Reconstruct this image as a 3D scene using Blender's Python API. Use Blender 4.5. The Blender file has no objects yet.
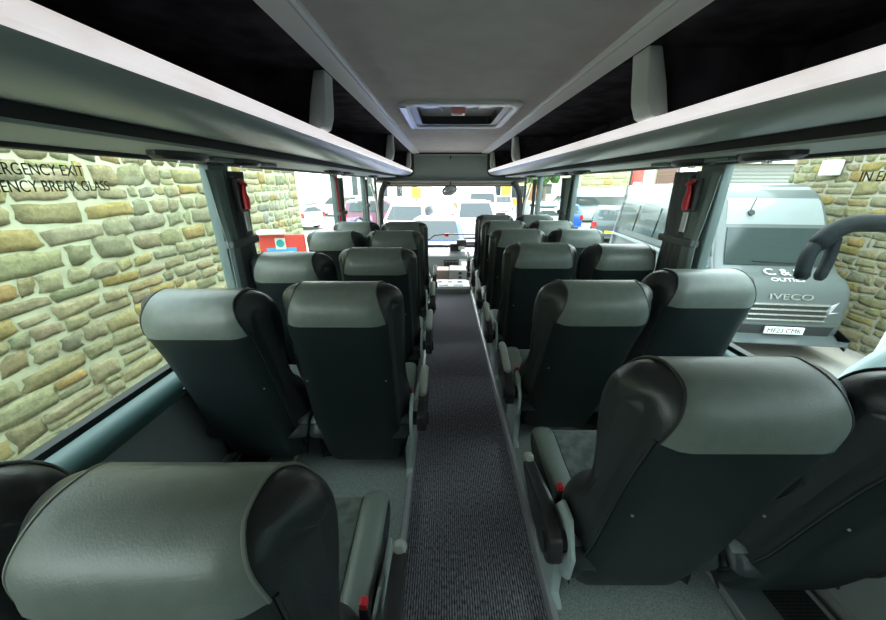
import bpy, bmesh, math, random
from mathutils import Vector, Matrix
R = math.radians
SC = bpy.context.scene
COL = SC.collection

# ------------------------------------------------------------------ materials
def newmat(name):
    m = bpy.data.materials.new(name); m.use_nodes = True
    nt = m.node_tree
    return m, nt, nt.nodes['Principled BSDF'] if 'Principled BSDF' in nt.nodes else None

def mat(name, col, rough=.5, metal=0, spec=.5, noise=0, nscale=40, bump=0, bscale=200, coat=0, col2=None, sheen=0):
    m, nt, b = newmat(name)
    b.inputs['Base Color'].default_value = (*col, 1)
    b.inputs['Roughness'].default_value = rough
    b.inputs['Metallic'].default_value = metal
    b.inputs['Specular IOR Level'].default_value = spec
    b.inputs['Coat Weight'].default_value = coat
    if sheen: b.inputs['Sheen Weight'].default_value = sheen
    tc = nt.nodes.new('ShaderNodeTexCoord')
    if noise:
        n = nt.nodes.new('ShaderNodeTexNoise'); n.inputs['Scale'].default_value = nscale
        n.inputs['Detail'].default_value = 4
        nt.links.new(tc.outputs['Object'], n.inputs['Vector'])
        r = nt.nodes.new('ShaderNodeValToRGB')
        c2 = col2 or tuple(min(1, c*(1+noise)) for c in col)
        c1 = col if col2 else tuple(c*(1-noise) for c in col)
        r.color_ramp.elements[0].position = .35; r.color_ramp.elements[1].position = .65
        r.color_ramp.elements[0].color = (*c1, 1); r.color_ramp.elements[1].color = (*c2, 1)
        nt.links.new(n.outputs['Fac'], r.inputs['Fac']); nt.links.new(r.outputs['Color'], b.inputs['Base Color'])
    if bump:
        n2 = nt.nodes.new('ShaderNodeTexNoise'); n2.inputs['Scale'].default_value = bscale
        n2.inputs['Detail'].default_value = 3
        nt.links.new(tc.outputs['Object'], n2.inputs['Vector'])
        bp = nt.nodes.new('ShaderNodeBump'); bp.inputs['Strength'].default_value = bump
        bp.inputs['Distance'].default_value = .002
        nt.links.new(n2.outputs['Fac'], bp.inputs['Height']); nt.links.new(bp.outputs['Normal'], b.inputs['Normal'])
    return m

def glassmat(name, tint, gloss=.06, rough=0.0):
    m, nt, b = newmat(name)
    nt.nodes.remove(b)
    out = nt.nodes['Material Output']
    t = nt.nodes.new('ShaderNodeBsdfTransparent'); t.inputs['Color'].default_value = (*tint, 1)
    g = nt.nodes.new('ShaderNodeBsdfGlossy'); g.inputs['Roughness'].default_value = rough
    g.inputs['Color'].default_value = (.9, 1, .96, 1)
    lw = nt.nodes.new('ShaderNodeLayerWeight'); lw.inputs['Blend'].default_value = .5
    pw = nt.nodes.new('ShaderNodeMath'); pw.operation = 'POWER'; pw.inputs[1].default_value = 4
    fr = nt.nodes.new('ShaderNodeMath'); fr.operation = 'MULTIPLY_ADD'; fr.inputs[1].default_value = .22; fr.inputs[2].default_value = .015
    nt.links.new(lw.outputs['Facing'], pw.inputs[0]); nt.links.new(pw.outputs[0], fr.inputs[0])
    mx = nt.nodes.new('ShaderNodeMixShader')
    nt.links.new(fr.outputs[0], mx.inputs[0]); nt.links.new(t.outputs[0], mx.inputs[1]); nt.links.new(g.outputs[0], mx.inputs[2])
    nt.links.new(mx.outputs[0], out.inputs['Surface'])
    return m

def emat(name, col, strength, base=None):
    m, nt, b = newmat(name)
    b.inputs['Base Color'].default_value = (*(base or col), 1)
    b.inputs['Emission Color'].default_value = (*col, 1)
    b.inputs['Emission Strength'].default_value = strength
    b.inputs['Roughness'].default_value = .35
    return m

def ribmat():   # ribbed dark carpet: ribs run along Y
    m, nt, b = newmat('ribbed_carpet')
    tc = nt.nodes.new('ShaderNodeTexCoord')
    w = nt.nodes.new('ShaderNodeTexWave'); w.bands_direction = 'X'
    w.inputs['Scale'].default_value = 32; w.inputs['Distortion'].default_value = .6
    w.inputs['Detail'].default_value = 2; w.inputs['Detail Scale'].default_value = 20
    n = nt.nodes.new('ShaderNodeTexNoise'); n.inputs['Scale'].default_value = 170; n.inputs['Detail'].default_value = 3
    mp = nt.nodes.new('ShaderNodeMapping'); mp.inputs['Scale'].default_value = (1, .35, 1)
    nt.links.new(tc.outputs['Object'], w.inputs['Vector']); nt.links.new(tc.outputs['Object'], mp.inputs['Vector'])
    nt.links.new(mp.outputs['Vector'], n.inputs['Vector'])
    mul = nt.nodes.new('ShaderNodeMath'); mul.operation = 'MULTIPLY'
    add = nt.nodes.new('ShaderNodeMath'); add.operation = 'MULTIPLY_ADD'; add.inputs[1].default_value = .55; add.inputs[2].default_value = .45
    nt.links.new(w.outputs['Fac'], add.inputs[0])
    nt.links.new(add.outputs[0], mul.inputs[0]); nt.links.new(n.outputs['Fac'], mul.inputs[1])
    r = nt.nodes.new('ShaderNodeValToRGB')
    r.color_ramp.elements[0].position = .18; r.color_ramp.elements[0].color = (.010, .011, .013, 1)
    r.color_ramp.elements[1].position = .62; r.color_ramp.elements[1].color = (.36, .35, .39, 1)
    nt.links.new(mul.outputs[0], r.inputs['Fac']); nt.links.new(r.outputs['Color'], b.inputs['Base Color'])
    b.inputs['Roughness'].default_value = .95; b.inputs['Specular IOR Level'].default_value = .2
    bp = nt.nodes.new('ShaderNodeBump'); bp.inputs['Strength'].default_value = .6; bp.inputs['Distance'].default_value = .004
    nt.links.new(mul.outputs[0], bp.inputs['Height']); nt.links.new(bp.outputs['Normal'], b.inputs['Normal'])
    return m

def stonemat():
    m, nt, b = newmat('rubble_stone')
    a = nt.nodes.new('ShaderNodeAttribute'); a.attribute_name = 'tone'
    tc = nt.nodes.new('ShaderNodeTexCoord')
    n = nt.nodes.new('ShaderNodeTexNoise'); n.inputs['Scale'].default_value = 17; n.inputs['Detail'].default_value = 12
    n.inputs['Roughness'].default_value = .85
    nt.links.new(tc.outputs['Object'], n.inputs['Vector'])
    r = nt.nodes.new('ShaderNodeValToRGB')
    r.color_ramp.elements[0].position = .3; r.color_ramp.elements[0].color = (.42, .43, .42, 1)
    r.color_ramp.elements[1].position = .7; r.color_ramp.elements[1].color = (1.25, 1.22, 1.15, 1)
    mx = nt.nodes.new('ShaderNodeMix'); mx.data_type = 'RGBA'; mx.blend_type = 'MULTIPLY'; mx.inputs[0].default_value = 1
    nt.links.new(n.outputs['Fac'], r.inputs['Fac'])
    nt.links.new(a.outputs['Color'], mx.inputs[6]); nt.links.new(r.outputs['Color'], mx.inputs[7])
    nt.links.new(mx.outputs[2], b.inputs['Base Color'])
    b.inputs['Roughness'].default_value = .95; b.inputs['Specular IOR Level'].default_value = .15
    bp = nt.nodes.new('ShaderNodeBump'); bp.inputs['Strength'].default_value = 1; bp.inputs['Distance'].default_value = .04
    nt.links.new(n.outputs['Fac'], bp.inputs['Height']); nt.links.new(bp.outputs['Normal'], b.inputs['Normal'])
    return m

def gridmat(name, c1, c2, scale, rough=.5, holes=True):
    m, nt, b = newmat(name)
    tc = nt.nodes.new('ShaderNodeTexCoord')
    v = nt.nodes.new('ShaderNodeTexVoronoi'); v.inputs['Scale'].default_value = scale; v.inputs['Randomness'].default_value = .15
    nt.links.new(tc.outputs['Object'], v.inputs['Vector'])
    r = nt.nodes.new('ShaderNodeValToRGB')
    r.color_ramp.elements[0].position = .38; r.color_ramp.elements[0].color = (*c1, 1)
    r.color_ramp.elements[1].position = .45; r.color_ramp.elements[1].color = (*c2, 1)
    nt.links.new(v.outputs['Distance'], r.inputs['Fac']); nt.links.new(r.outputs['Color'], b.inputs['Base Color'])
    b.inputs['Roughness'].default_value = rough
    return m

def stripmat():   # milky lip with faint scuffs; emission added to brighten it and fill the cabin
    m, nt, b = newmat('milky_lip_glow')
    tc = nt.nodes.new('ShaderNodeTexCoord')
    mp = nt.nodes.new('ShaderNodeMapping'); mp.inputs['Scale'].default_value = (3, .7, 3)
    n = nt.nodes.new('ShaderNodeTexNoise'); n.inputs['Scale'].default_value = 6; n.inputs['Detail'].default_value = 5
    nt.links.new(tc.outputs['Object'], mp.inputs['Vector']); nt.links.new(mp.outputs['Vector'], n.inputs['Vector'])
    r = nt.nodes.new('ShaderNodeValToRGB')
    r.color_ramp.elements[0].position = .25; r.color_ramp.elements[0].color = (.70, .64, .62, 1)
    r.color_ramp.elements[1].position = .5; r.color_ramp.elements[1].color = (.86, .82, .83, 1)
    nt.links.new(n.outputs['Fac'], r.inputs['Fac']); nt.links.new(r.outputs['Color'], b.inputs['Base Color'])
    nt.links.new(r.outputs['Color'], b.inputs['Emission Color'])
    b.inputs['Emission Strength'].default_value = LIP_GLOW
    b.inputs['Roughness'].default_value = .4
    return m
LIP_GLOW = .36  # strength of the glow added to the bin lips
M = {}
M['band'] = mat('grey_green_leather', (.155, .180, .160), .36, bump=.25, bscale=260, noise=.06, nscale=30)
M['leather'] = mat('black_leather', (.026, .031, .032), .40, bump=.3, bscale=220)
M['shell'] = mat('dark_plastic_shell', (.011, .018, .0185), .5, spec=.35, bump=.15, bscale=500)
M['piping'] = mat('piping', (.20, .22, .19), .5)
M['darkpiping'] = mat('dark_piping', (.03, .033, .033), .45)
M['fabric'] = mat('seat_velour', (.060, .075, .070), .95, noise=.35, nscale=22, spec=.1, col2=(.12, .14, .13), sheen=.3)
M['bolster'] = mat('bolster_leather', (.17, .20, .18), .4, bump=.2, bscale=240)
M['frame'] = mat('pale_frame_paint', (.36, .43, .41), .45)
M['alu'] = mat('aluminium', (.62, .63, .63), .38, metal=.7)
M['blackplastic'] = mat('black_plastic', (.018, .019, .020), .42)
M['armpaint'] = mat('matt_black_arm', (.008, .011, .013), .7, spec=.12)
M['pad'] = mat('armrest_pad', (.36, .38, .34), .45)
M['red'] = mat('red_plastic', (.62, .02, .03), .4)
M['carpet'] = ribmat()
M['vinyl'] = mat('speckled_vinyl', (.13, .155, .145), .75, nscale=260, noise=.5, col2=(.27, .30, .28), spec=.3)
M['ceiling'] = mat('ceiling_cloth', (.60, .54, .53), .95, noise=.05, nscale=8, bump=.15, bscale=600, spec=.1)
M['rail'] = mat('ceiling_rail', (.80, .80, .77), .45)
M['bincarpet'] = mat('black_bin_lining', (.045, .041, .050), .95, noise=.5, nscale=7, spec=.1)
M['binunder'] = mat('bin_underside', (.36, .395, .375), .36, bump=.05)
M['seam'] = mat('dark_seam', (.022, .022, .022), .6)
M['panel'] = mat('service_panel', (.33, .36, .32), .5)
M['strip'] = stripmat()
M['fin'] = mat('fin_plastic', (.60, .63, .62), .42)
M['wallcloth'] = mat('wall_trim_cloth', (.26, .29, .28), .85, bump=.1, spec=.2)
M['sill'] = mat('sill_plastic', (.055, .11, .105), .42)
M['gasket'] = mat('rubber_gasket', (.012, .016, .017), .6)
M['pillar'] = mat('pillar_plastic', (.13, .18, .175), .5)
M['curtain'] = mat('curtain_cloth', (.15, .16, .165), .9, spec=.15, bump=.2, bscale=500)
M['curtain2'] = mat('curtain_lining', (.24, .29, .28), .9, spec=.15)
M['glass'] = glassmat('green_tinted_glass', (.90, .975, .945))
M['clearglass'] = glassmat('clear_glass', (.98, .985, .98))
M['roofglass'] = mat('smoked_hatch_glass', (.5, .47, .47), .12)
M['pinkred'] = mat('pale_red_plastic', (.80, .30, .27), .4)
M['white'] = mat('white_plastic', (.66, .65, .63), .4)
M['beige'] = mat('beige_blind', (.42, .37, .31), .8)
M['head'] = mat('bulkhead_trim', (.30, .34, .33), .6)
M['dash'] = mat('grey_dash', (.22, .23, .235), .45)
M['dashpanel'] = mat('pale_switch_panel', (.34, .34, .33), .4)
M['tan'] = mat('tan_panel', (.30, .22, .19), .6)
M['screen'] = emat('lit_screen', (.85, .95, .93), .7, (.1, .1, .1))
M['grate'] = gridmat('vent_grate', (.05, .06, .06), (.006, .007, .007), 90)
M['heater'] = mat('heater_plate', (.20, .24, .235), .4, metal=.5)
M['blueled'] = mat('blue_plastic', (.10, .16, .75), .3)
M['ink'] = mat('black_lettering', (.02, .02, .02), .6)
# outside
M['stone'] = stonemat()
M['mortar'] = mat('lime_mortar', (.43, .44, .29), .95, noise=.12, nscale=9, bump=.6, bscale=30, spec=.1)
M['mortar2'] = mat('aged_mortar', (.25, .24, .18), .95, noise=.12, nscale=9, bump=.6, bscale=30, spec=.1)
M['concrete'] = mat('yard_concrete', (.31, .29, .26), .9, noise=.10, nscale=1.3, bump=.2, bscale=40, spec=.2)
M['carglass'] = mat('car_glass', (.03, .045, .045), .10, spec=.45)
M['tyre'] = mat('tyre', (.02, .02, .02), .8)
M['alloy'] = mat('alloy', (.5, .5, .52), .35, metal=.6)
M['lamp'] = mat('headlamp_lens', (.75, .78, .8), .12)
M['tail'] = mat('tail_lens', (.5, .02, .02), .2)
M['yplate'] = mat('yellow_plate', (.85, .62, .04), .5)
M['wplate'] = mat('white_plate', (.80, .80, .76), .5)
def paint(name, c): return mat(name, c, .32, coat=.5)
M['vangrey'] = paint('van_grey', (.085, .10, .10))
M['vanroof'] = paint('van_roof', (.22, .25, .25))
M['vandark'] = mat('van_bumper', (.02, .023, .024), .6)
M['chrome'] = mat('chrome', (.6, .62, .62), .25, metal=.8)
M['maroon'] = paint('maroon_paint', (.16, .03, .07))
M['pwhite'] = paint('white_paint', (.75, .75, .75))
M['psilver'] = paint('silver_paint', (.5, .52, .54))
M['pblue'] = paint('blue_paint', (.03, .12, .55))
M['pdark'] = paint('dark_slate_paint', (.06, .08, .09))
M['pteal'] = paint('pale_teal_paint', (.35, .45, .47))
M['bred'] = mat('red_board', (.75, .07, .05), .6)
M['bblue'] = mat('blue_panel', (.10, .42, .75), .6)
M['bteal'] = mat('teal_badge', (.02, .38, .36), .6)
M['leaf'] = mat('tree_leaves', (.05, .12, .03), .8, noise=.5, nscale=6)
M['bark'] = mat('bark', (.10, .07, .05), .9)
M['render'] = mat('pale_render', (.45, .44, .41), .9, noise=.05, nscale=2)
M['pinkrender'] = mat('warm_render', (.62, .40, .30), .9, noise=.08, nscale=2)
M['shutter'] = mat('shutter_metal', (.20, .21, .19), .6)
M['brown'] = mat('brown_door', (.13, .07, .05), .7)
M['yellow'] = mat('yellow_sign', (.85, .60, .04), .6)
M['slate'] = mat('slate_roof', (.12, .12, .13), .8)

# ------------------------------------------------------------------ mesh helpers
class MB:
    def __init__(s): s.v = []; s.f = []
    def add(s, v, f):
        k = len(s.v); s.v += [tuple(p) for p in v]; s.f += [tuple(i+k for i in q) for q in f]; return s
    def box(s, x0, x1, y0, y1, z0, z1, b=0):
        if x0 > x1: x0, x1 = x1, x0
        if y0 > y1: y0, y1 = y1, y0
        if z0 > z1: z0, z1 = z1, z0
        if b <= 0:
            v = [(x, y, z) for x in (x0, x1) for y in (y0, y1) for z in (z0, z1)]
            return s.add(v, [(0,1,3,2),(4,6,7,5),(0,4,5,1),(2,3,7,6),(0,2,6,4),(1,5,7,3)])
        bm = bmesh.new(); bmesh.ops.create_cube(bm, size=1)
        for q in bm.verts:
            q.co = Vector(((x0+x1)/2+q.co.x*(x1-x0), (y0+y1)/2+q.co.y*(y1-y0), (z0+z1)/2+q.co.z*(z1-z0)))
        bmesh.ops.bevel(bm, geom=list(bm.edges), offset=min(b, .49*min(x1-x0, y1-y0, z1-z0)), segments=3, profile=.5, affect='EDGES')
        return s.bm(bm)
    def bm(s, bm):
        bm.verts.index_update()
        s.add([q.co.copy() for q in bm.verts], [[w.index for w in f.verts] for f in bm.faces]); bm.free(); return s
    def prism(s, pts, axis, a0, a1, b=0):
        """pts 2-D polygon in the two remaining axes, extruded along axis"""
        def mk(p, a):
            return {'x': (a, p[0], p[1]), 'y': (p[0], a, p[1]), 'z': (p[0], p[1], a)}[axis]
        n = len(pts)
        v = [mk(p, a0) for p in pts] + [mk(p, a1) for p in pts]
        f = [tuple(range(n))[::-1], tuple(range(n, 2*n))] + [(i, (i+1) % n, (i+1) % n + n, i+n) for i in range(n)]
        if b:
            bm = bmesh.new(); vs = [bm.verts.new(q) for q in v]
            for q in f: bm.faces.new([vs[i] for i in q])
            bmesh.ops.recalc_face_normals(bm, faces=list(bm.faces))
            bmesh.ops.bevel(bm, geom=list(bm.edges), offset=b, segments=2, profile=.5, affect='EDGES')
            return s.bm(bm)
        return s.add(v, f)
    def tube(s, path, r, n=10, cap=True):
        path = [Vector(p) for p in path]
        rs = r if isinstance(r, (list, tuple)) else [r]*len(path)
        rings = []; up = None
        for i, p in enumerate(path):
            d = (path[min(i+1, len(path)-1)] - path[max(i-1, 0)]).normalized()
            if up is None:
                up = Vector((0, 0, 1)) if abs(d.z) < .9 else Vector((1, 0, 0))
            a = d.cross(up).normalized(); b = a.cross(d).normalized(); up = b
            rings.append([p + a*rs[i]*math.cos(2*math.pi*k/n) + b*rs[i]*math.sin(2*math.pi*k/n) for k in range(n)])
        v = [q for g in rings for q in g]
        f = [(i*n+k, i*n+(k+1) % n, (i+1)*n+(k+1) % n, (i+1)*n+k) for i in range(len(path)-1) for k in range(n)]
        if cap: f += [tuple(range(n))[::-1], tuple((len(path)-1)*n+k for k in range(n))]
        return s.add(v, f)
    def disc(s, c, axis, r, h, n=28, r2=None):
        a = Vector({'x': (1,0,0), 'y': (0,1,0), 'z': (0,0,1)}[axis]) if isinstance(axis, str) else Vector(axis)
        c = Vector(c)
        return s.tube([c, c+a*h], [r, r2 if r2 is not None else r], n)
    def build(s, name, m, parent=None, smooth=False, auto=True, kind=None):
        me = bpy.data.meshes.new(name); me.from_pydata(s.v, [], s.f); me.validate()
        bm = bmesh.new(); bm.from_mesh(me); bmesh.ops.recalc_face_normals(bm, faces=list(bm.faces)); bm.to_mesh(me); bm.free()
        o = bpy.data.objects.new(name, me); COL.objects.link(o)
        me.materials.append(m)
        if smooth:
            me.polygons.foreach_set('use_smooth', [True]*len(me.polygons))
            if auto: sharp(me, R(38))
        if parent: o.parent = parent
        if kind: o['kind'] = kind
        return o

def sharp(me, ang):
    bm = bmesh.new(); bm.from_mesh(me)
    for e in bm.edges:
        if len(e.link_faces) == 2 and e.calc_face_angle(0) > ang: e.smooth = False
    bm.to_mesh(me); bm.free()

def struct(name, mb, m, parent=None, smooth=False):
    o = mb.build(name, m, parent, smooth)
    if parent is None: o['kind'] = 'structure'
    return o
def tag(o, label, cat, group=None):
    o['label'] = label; o['category'] = cat
    if group: o['group'] = group
    return o
def thing(name, label, cat, loc=(0,0,0), rz=0, group=None):
    o = bpy.data.objects.new(name, None); COL.objects.link(o); o.empty_display_size = .1
    o.location = loc; o.rotation_euler = (0, 0, rz)
    return tag(o, label, cat, group)
def children(o): return [c for c in bpy.data.objects if c.parent == o]
KIDS = {}
def copy_tree(o, parent=None):
    c = o.copy(); COL.objects.link(c)
    c.parent = parent
    for ch in children(o): copy_tree(ch, c)
    return c

def crom(pts, n, closed=True):
    out = []; L = len(pts)
    for i in range(L if closed else L-1):
        p0, p1, p2, p3 = [Vector(pts[(i+k) % L] if closed else pts[max(0, min(L-1, i+k))]) for k in (-1, 0, 1, 2)]
        for j in range(n):
            t = j/n
            out.append(.5*((2*p1)+(-p0+p2)*t+(2*p0-5*p1+4*p2-p3)*t*t+(-p0+3*p1-3*p2+p3)*t**3))
    if not closed: out.append(Vector(pts[-1]))
    return out
def normals2(pr):
    n = len(pr); area = sum(pr[i].x*pr[(i+1) % n].y-pr[(i+1) % n].x*pr[i].y for i in range(n))
    s = 1 if area > 0 else -1
    out = []
    for i in range(n):
        d = (pr[(i+1) % n]-pr[i-1]).normalized()
        out.append(Vector((d.y, -d.x))*s)      # outward
    return out
def pillow(mb, pr, st, half, off=0, caps=True):
    """closed profile in (y,z); st = [(U, inset)], half(y,z) -> half width"""
    nr = normals2(pr); n = len(pr)
    v = []
    for U, ins in st:
        for p, q in zip(pr, nr):
            c = p + q*(off-ins)
            v.append((U*half(p.x, p.y), c.x, c.y))
    f = [(i*n+j, i*n+(j+1) % n, (i+1)*n+(j+1) % n, (i+1)*n+j) for i in range(len(st)-1) for j in range(n)]
    if caps: f += [tuple(range(n))[::-1], tuple((len(st)-1)*n+j for j in range(n))]
    return mb.add(v, f)
def rstat(x0, ins, k=6, mid=5):
    s = [(x0+(1-x0)*math.sin(a), ins*(1-math.cos(a))) for a in [math.pi/2*i/k for i in range(k+1)]]
    s = [(-a, b) for a, b in s[::-1]] + [(x0*(-1+2*i/mid), 0) for i in range(1, mid)] + s
    return s
def patch(mb, pr, jj, xs, half, off, insf, skirt=.006, xf=lambda z: 1):
    """open patch over profile indices jj and x stations xs lying off outside the pillow, with turned-down edge"""
    nr = normals2(pr); n = len(pr)
    def P(x, j, o):
        p, q = pr[j % n], nr[j % n]
        x = x*xf(p.y)
        U = x/half(p.x, p.y)
        c = p + q*(o-insf(abs(U)))
        return (x, c.x, c.y)
    a, b = len(xs), len(jj)
    v = [P(x, j, off) for x in xs for j in jj]
    f = [(i*b+k, i*b+k+1, (i+1)*b+k+1, (i+1)*b+k) for i in range(a-1) for k in range(b-1)]
    mb.add(v, f)
    rim = [(xs[i], jj[0]) for i in range(a)] + [(xs[-1], jj[k]) for k in range(1, b)] + [(xs[i], jj[-1]) for i in range(a-2, -1, -1)] + [(xs[0], jj[k]) for k in range(b-2, 0, -1)]
    m = len(rim)
    v = [P(x, j, off) for x, j in rim] + [P(x, j, off-skirt) for x, j in rim]
    return mb.add(v, [(i, (i+1) % m, (i+1) % m+m, i+m) for i in range(m)])

def textmesh(name, body, size, m, parent=None, depth=.001, sx=1, align='LEFT'):
    cu = bpy.data.curves.new(name+'_c', 'FONT'); cu.body = body; cu.size = size; cu.extrude = depth; cu.align_x = align
    t = bpy.data.objects.new(name+'_t', cu); COL.objects.link(t)
    bpy.context.view_layer.update()
    me = bpy.data.meshes.new_from_object(t.evaluated_get(bpy.context.evaluated_depsgraph_get()))
    bpy.data.objects.remove(t)
    me.name = name; me.materials.clear(); me.materials.append(m)
    if sx != 1:
        for q in me.vertices: q.co.x *= sx
    o = bpy.data.objects.new(name, me); COL.objects.link(o)
    if parent: o.parent = parent
    return o
def orient(o, xdir, ydir, loc):
    x, y = Vector(xdir).normalized(), Vector(ydir).normalized(); z = x.cross(y).normalized(); y = z.cross(x)
    Mx = Matrix((x, y, z)).transposed().to_4x4(); Mx.translation = Vector(loc); o.matrix_local = Mx

# ------------------------------------------------------------------ camera
CX, CZ = -.11, 1.5
cam = bpy.data.cameras.new('camera'); co = bpy.data.objects.new('camera', cam); COL.objects.link(co)
cam.sensor_width = 36; cam.lens = 36*333/886; cam.clip_start = .02; cam.clip_end = 500
co.location = (CX, 0, CZ); co.rotation_euler = (R(90-20.73), 0, R(.17))
SC.camera = co

# ------------------------------------------------------------------ bus shell
Y0, Y1 = -1.5, 6.45         # rear wall, windscreen
WX = 1.30                   # inner wall
PZ = .06                    # seat platform height
SILL, HEAD = .735, 1.63
PIL = [(-.28, .10), (1.9, .15), (3.93, .12), (5.33, .12)]   # pillar centre y, half width

struct('floor', MB().box(-.275, .275, Y0, 4.62, -.05, 0), M['carpet'])
for nm, s in (('trim_1', -1), ('trim_2', 1)):
    mb = MB().box(s*.275, s*.298, Y0, 4.60, -.05, PZ+.006, .004)
    struct(nm, mb, M['alu'], smooth=True)
struct('floor_platform_left', MB().box(-WX, -.298, Y0, 5.25, -.05, PZ), M['vinyl'])
struct('floor_platform_right', MB().box(.298, WX, Y0, 5.25, -.05, PZ), M['vinyl'])
struct('floor_front', MB().box(-WX, WX, 4.62, 6.6, -.42, -.36), M['carpet'])
mb = MB().box(-.275, .275, 4.60, 4.64, -.36, 0); mb.box(-WX, -.275, 5.25, 5.27, -.36, PZ); mb.box(.275, WX, 5.25, 5.27, -.36, PZ)
struct('trim_3', mb, M['dash'])

def side(s, nm):
    # lower wall with cloth
    mb = MB().box(s*WX, s*(WX+.06), Y0, Y1, -.6, SILL-.02)
    w = struct('wall_'+nm, mb, M['wallcloth'])
    MB().box(s*(WX+.004), s*(WX+.06), Y0, Y1, HEAD, 2.06).build('header', M['panel'], w)
    # pillars are part of the wall
    for yc, hw in PIL:
        MB().box(s*(WX-.004), s*(WX+.05), yc-hw*.55, yc+hw*.55, SILL-.03, HEAD+.02, .008).build('pillar', M['pillar'], w, True)
    # sill ledge: rounded duct along the wall
    pts = [(WX-.0, SILL-.0), (WX-.0, SILL-.13)]
    arc = [(WX-.075*math.cos(a)*1.0-.0, SILL-.06+.055*math.sin(a)) for a in [math.pi/2-math.pi*i/14 for i in range(15)]]
    pr = [(s*x, z) for x, z in [(WX, SILL-.005)]+arc[1:-1]+[(WX, SILL-.115)]]
    mb = MB().prism(pr, 'y', Y0+.01, 5.25)
    struct('trim_sill_'+nm, mb, M['sill'], smooth=True)
    # glass panes and gaskets
    edges = [Y0] + [p[0] for p in PIL] + [Y1-.12]
    spans = [(Y0+.03, PIL[0][0])] + [(PIL[i][0], PIL[i+1][0]) for i in range(3)] + [(PIL[3][0], Y1-.1)]
    for a, b in spans:
        side.k += 1
        g = MB().box(s*(WX+.03), s*(WX+.034), a+.03, b-.03, SILL+.002, HEAD-.002)
        g = struct('window_%d' % side.k, g, M['glass'])
        q = MB(); w_ = .03
        q.box(s*(WX+.012), s*(WX+.05), a+.03, b-.03, SILL-.02, SILL+.012)
        q.box(s*(WX+.012), s*(WX+.05), a+.03, b-.03, HEAD-.03, HEAD)
        q.box(s*(WX+.012), s*(WX+.05), a+.02, a+.05, SILL+.012, HEAD-.03)
        q.box(s*(WX+.012), s*(WX+.05), b-.05, b-.02, SILL+.012, HEAD-.03)
        q.build('gasket', M['gasket'], g)
    return w
side.k = 0
wl = side(-1, 'left'); wr = side(1, 'right')
# front A pillars, curved, thick
for s, w in ((-1, wl), (1, wr)):
    path = [(s*(WX-.01), 6.36, .35), (s*(WX-.015), 6.38, .8), (s*(WX-.04), 6.36, 1.2), (s*(WX-.10), 6.30, 1.42), (s*(WX-.2), 6.26, 1.53)]
    MB().tube([tuple(p) for p in crom([Vector(p) for p in path], 5, False)], .055, 10).build('front_pillar', M['blackplastic'], w, True)
# heater track along the wall foot
for s, nm in ((-1, 'left'), (1, 'right')):
    mb = MB().box(s*(WX-.012), s*WX, Y0+.02, 5.2, PZ, PZ+.05)
    o = struct('baseboard_'+nm, mb, M['alu'])
    MB().box(s*(WX-.225), s*(WX-.06), Y0+.02, 5.2, PZ, PZ+.018).build('grate', M['grate'], o)
    MB().box(s*(WX-.06), s*(WX-.052), Y0+.02, 5.2, PZ, PZ+.03).build('track_edge', M['alu'], o)
    MB().box(s*(WX-.36), s*(WX-.225), Y0+.02, 5.2, PZ, PZ+.022).build('track_cover', M['heater'], o)
    MB().box(s*(WX-.37), s*(WX-.36), Y0+.02, 5.2, PZ, PZ+.026).build('track_edge', M['alu'], o)
# rear wall
rw = struct('wall_back', MB().box(-WX-.06, WX+.06, Y0-.06, Y0, -.6, 2.06), M['wallcloth'])

# ceiling (with an opening for the hatch)
HX, HY0, HY1 = .36, 2.50, 3.42
CEX = .535
mb = MB().box(-CEX, CEX, Y0, HY0, 2.0, 2.03).box(-CEX, CEX, HY1, 6.40, 2.0, 2.03)
mb.box(-CEX, -HX, HY0, HY1, 2.0, 2.03).box(HX, CEX, HY0, HY1, 2.0, 2.03)
ceil = struct('ceiling', mb, M['ceiling'])
mb = MB().box(-WX-.06, WX+.06, Y0-.06, HY0-.05, 2.06, 2.10).box(-WX-.06, WX+.06, HY1+.05, 6.6, 2.06, 2.10)
mb.box(-WX-.06, -HX-.06, HY0-.05, HY1+.05, 2.06, 2.10).box(HX+.06, WX+.06, HY0-.05, HY1+.05, 2.06, 2.10)
mb.build('roof_skin', M['white'], ceil)
for i, s in enumerate((-1, 1)):
    pr = [(s*.530, 2.0), (s*.534, 1.988), (s*.546, 1.983), (s*.560, 1.989), (s*.568, 1.986), (s*.60, 1.984), (s*.642, 1.978), (s*.648, 1.985), (s*.650, 2.03), (s*.530, 2.03)]
    struct('trim_%d' % (4+i), MB().prism(pr, 'y', Y0+.005, 6.42), M['rail'], smooth=True)

# roof hatch
h = thing('roof_hatch', 'square roof hatch with white rounded frame and red handle in the grey ceiling', 'roof hatch', (0, (HY0+HY1)/2, 2.0))
def rrect(a, b, r, n=6):
    p = []
    for cx, cy, a0 in ((a-r, b-r, 0), (-a+r, b-r, 90), (-a+r, -b+r, 180), (a-r, -b+r, 270)):
        p += [(cx+r*math.cos(R(a0+90*i/n)), cy+r*math.sin(R(a0+90*i/n))) for i in range(n+1)]
    return p
def ring(mb, rings):   # rings: list of (pts2d, z)
    n = len(rings[0][0]); v = [(x, y, z) for pts, z in rings for x, y in pts]
    return mb.add(v, [(i*n+k, i*n+(k+1) % n, (i+1)*n+(k+1) % n, (i+1)*n+k) for i in range(len(rings)-1) for k in range(n)])
B = (HY1-HY0)/2
mb = ring(MB(), [(rrect(.41, B+.05, .09), 0), (rrect(.41, B+.05, .09), -.014), (rrect(.40, B+.04, .085), -.024), (rrect(.36, B-.01, .06), -.028), (rrect(.35, B-.04, .05), -.02), (rrect(.35, B-.04, .05), .05)])
mb.build('hatch_frame', M['white'], h, True)
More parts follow.
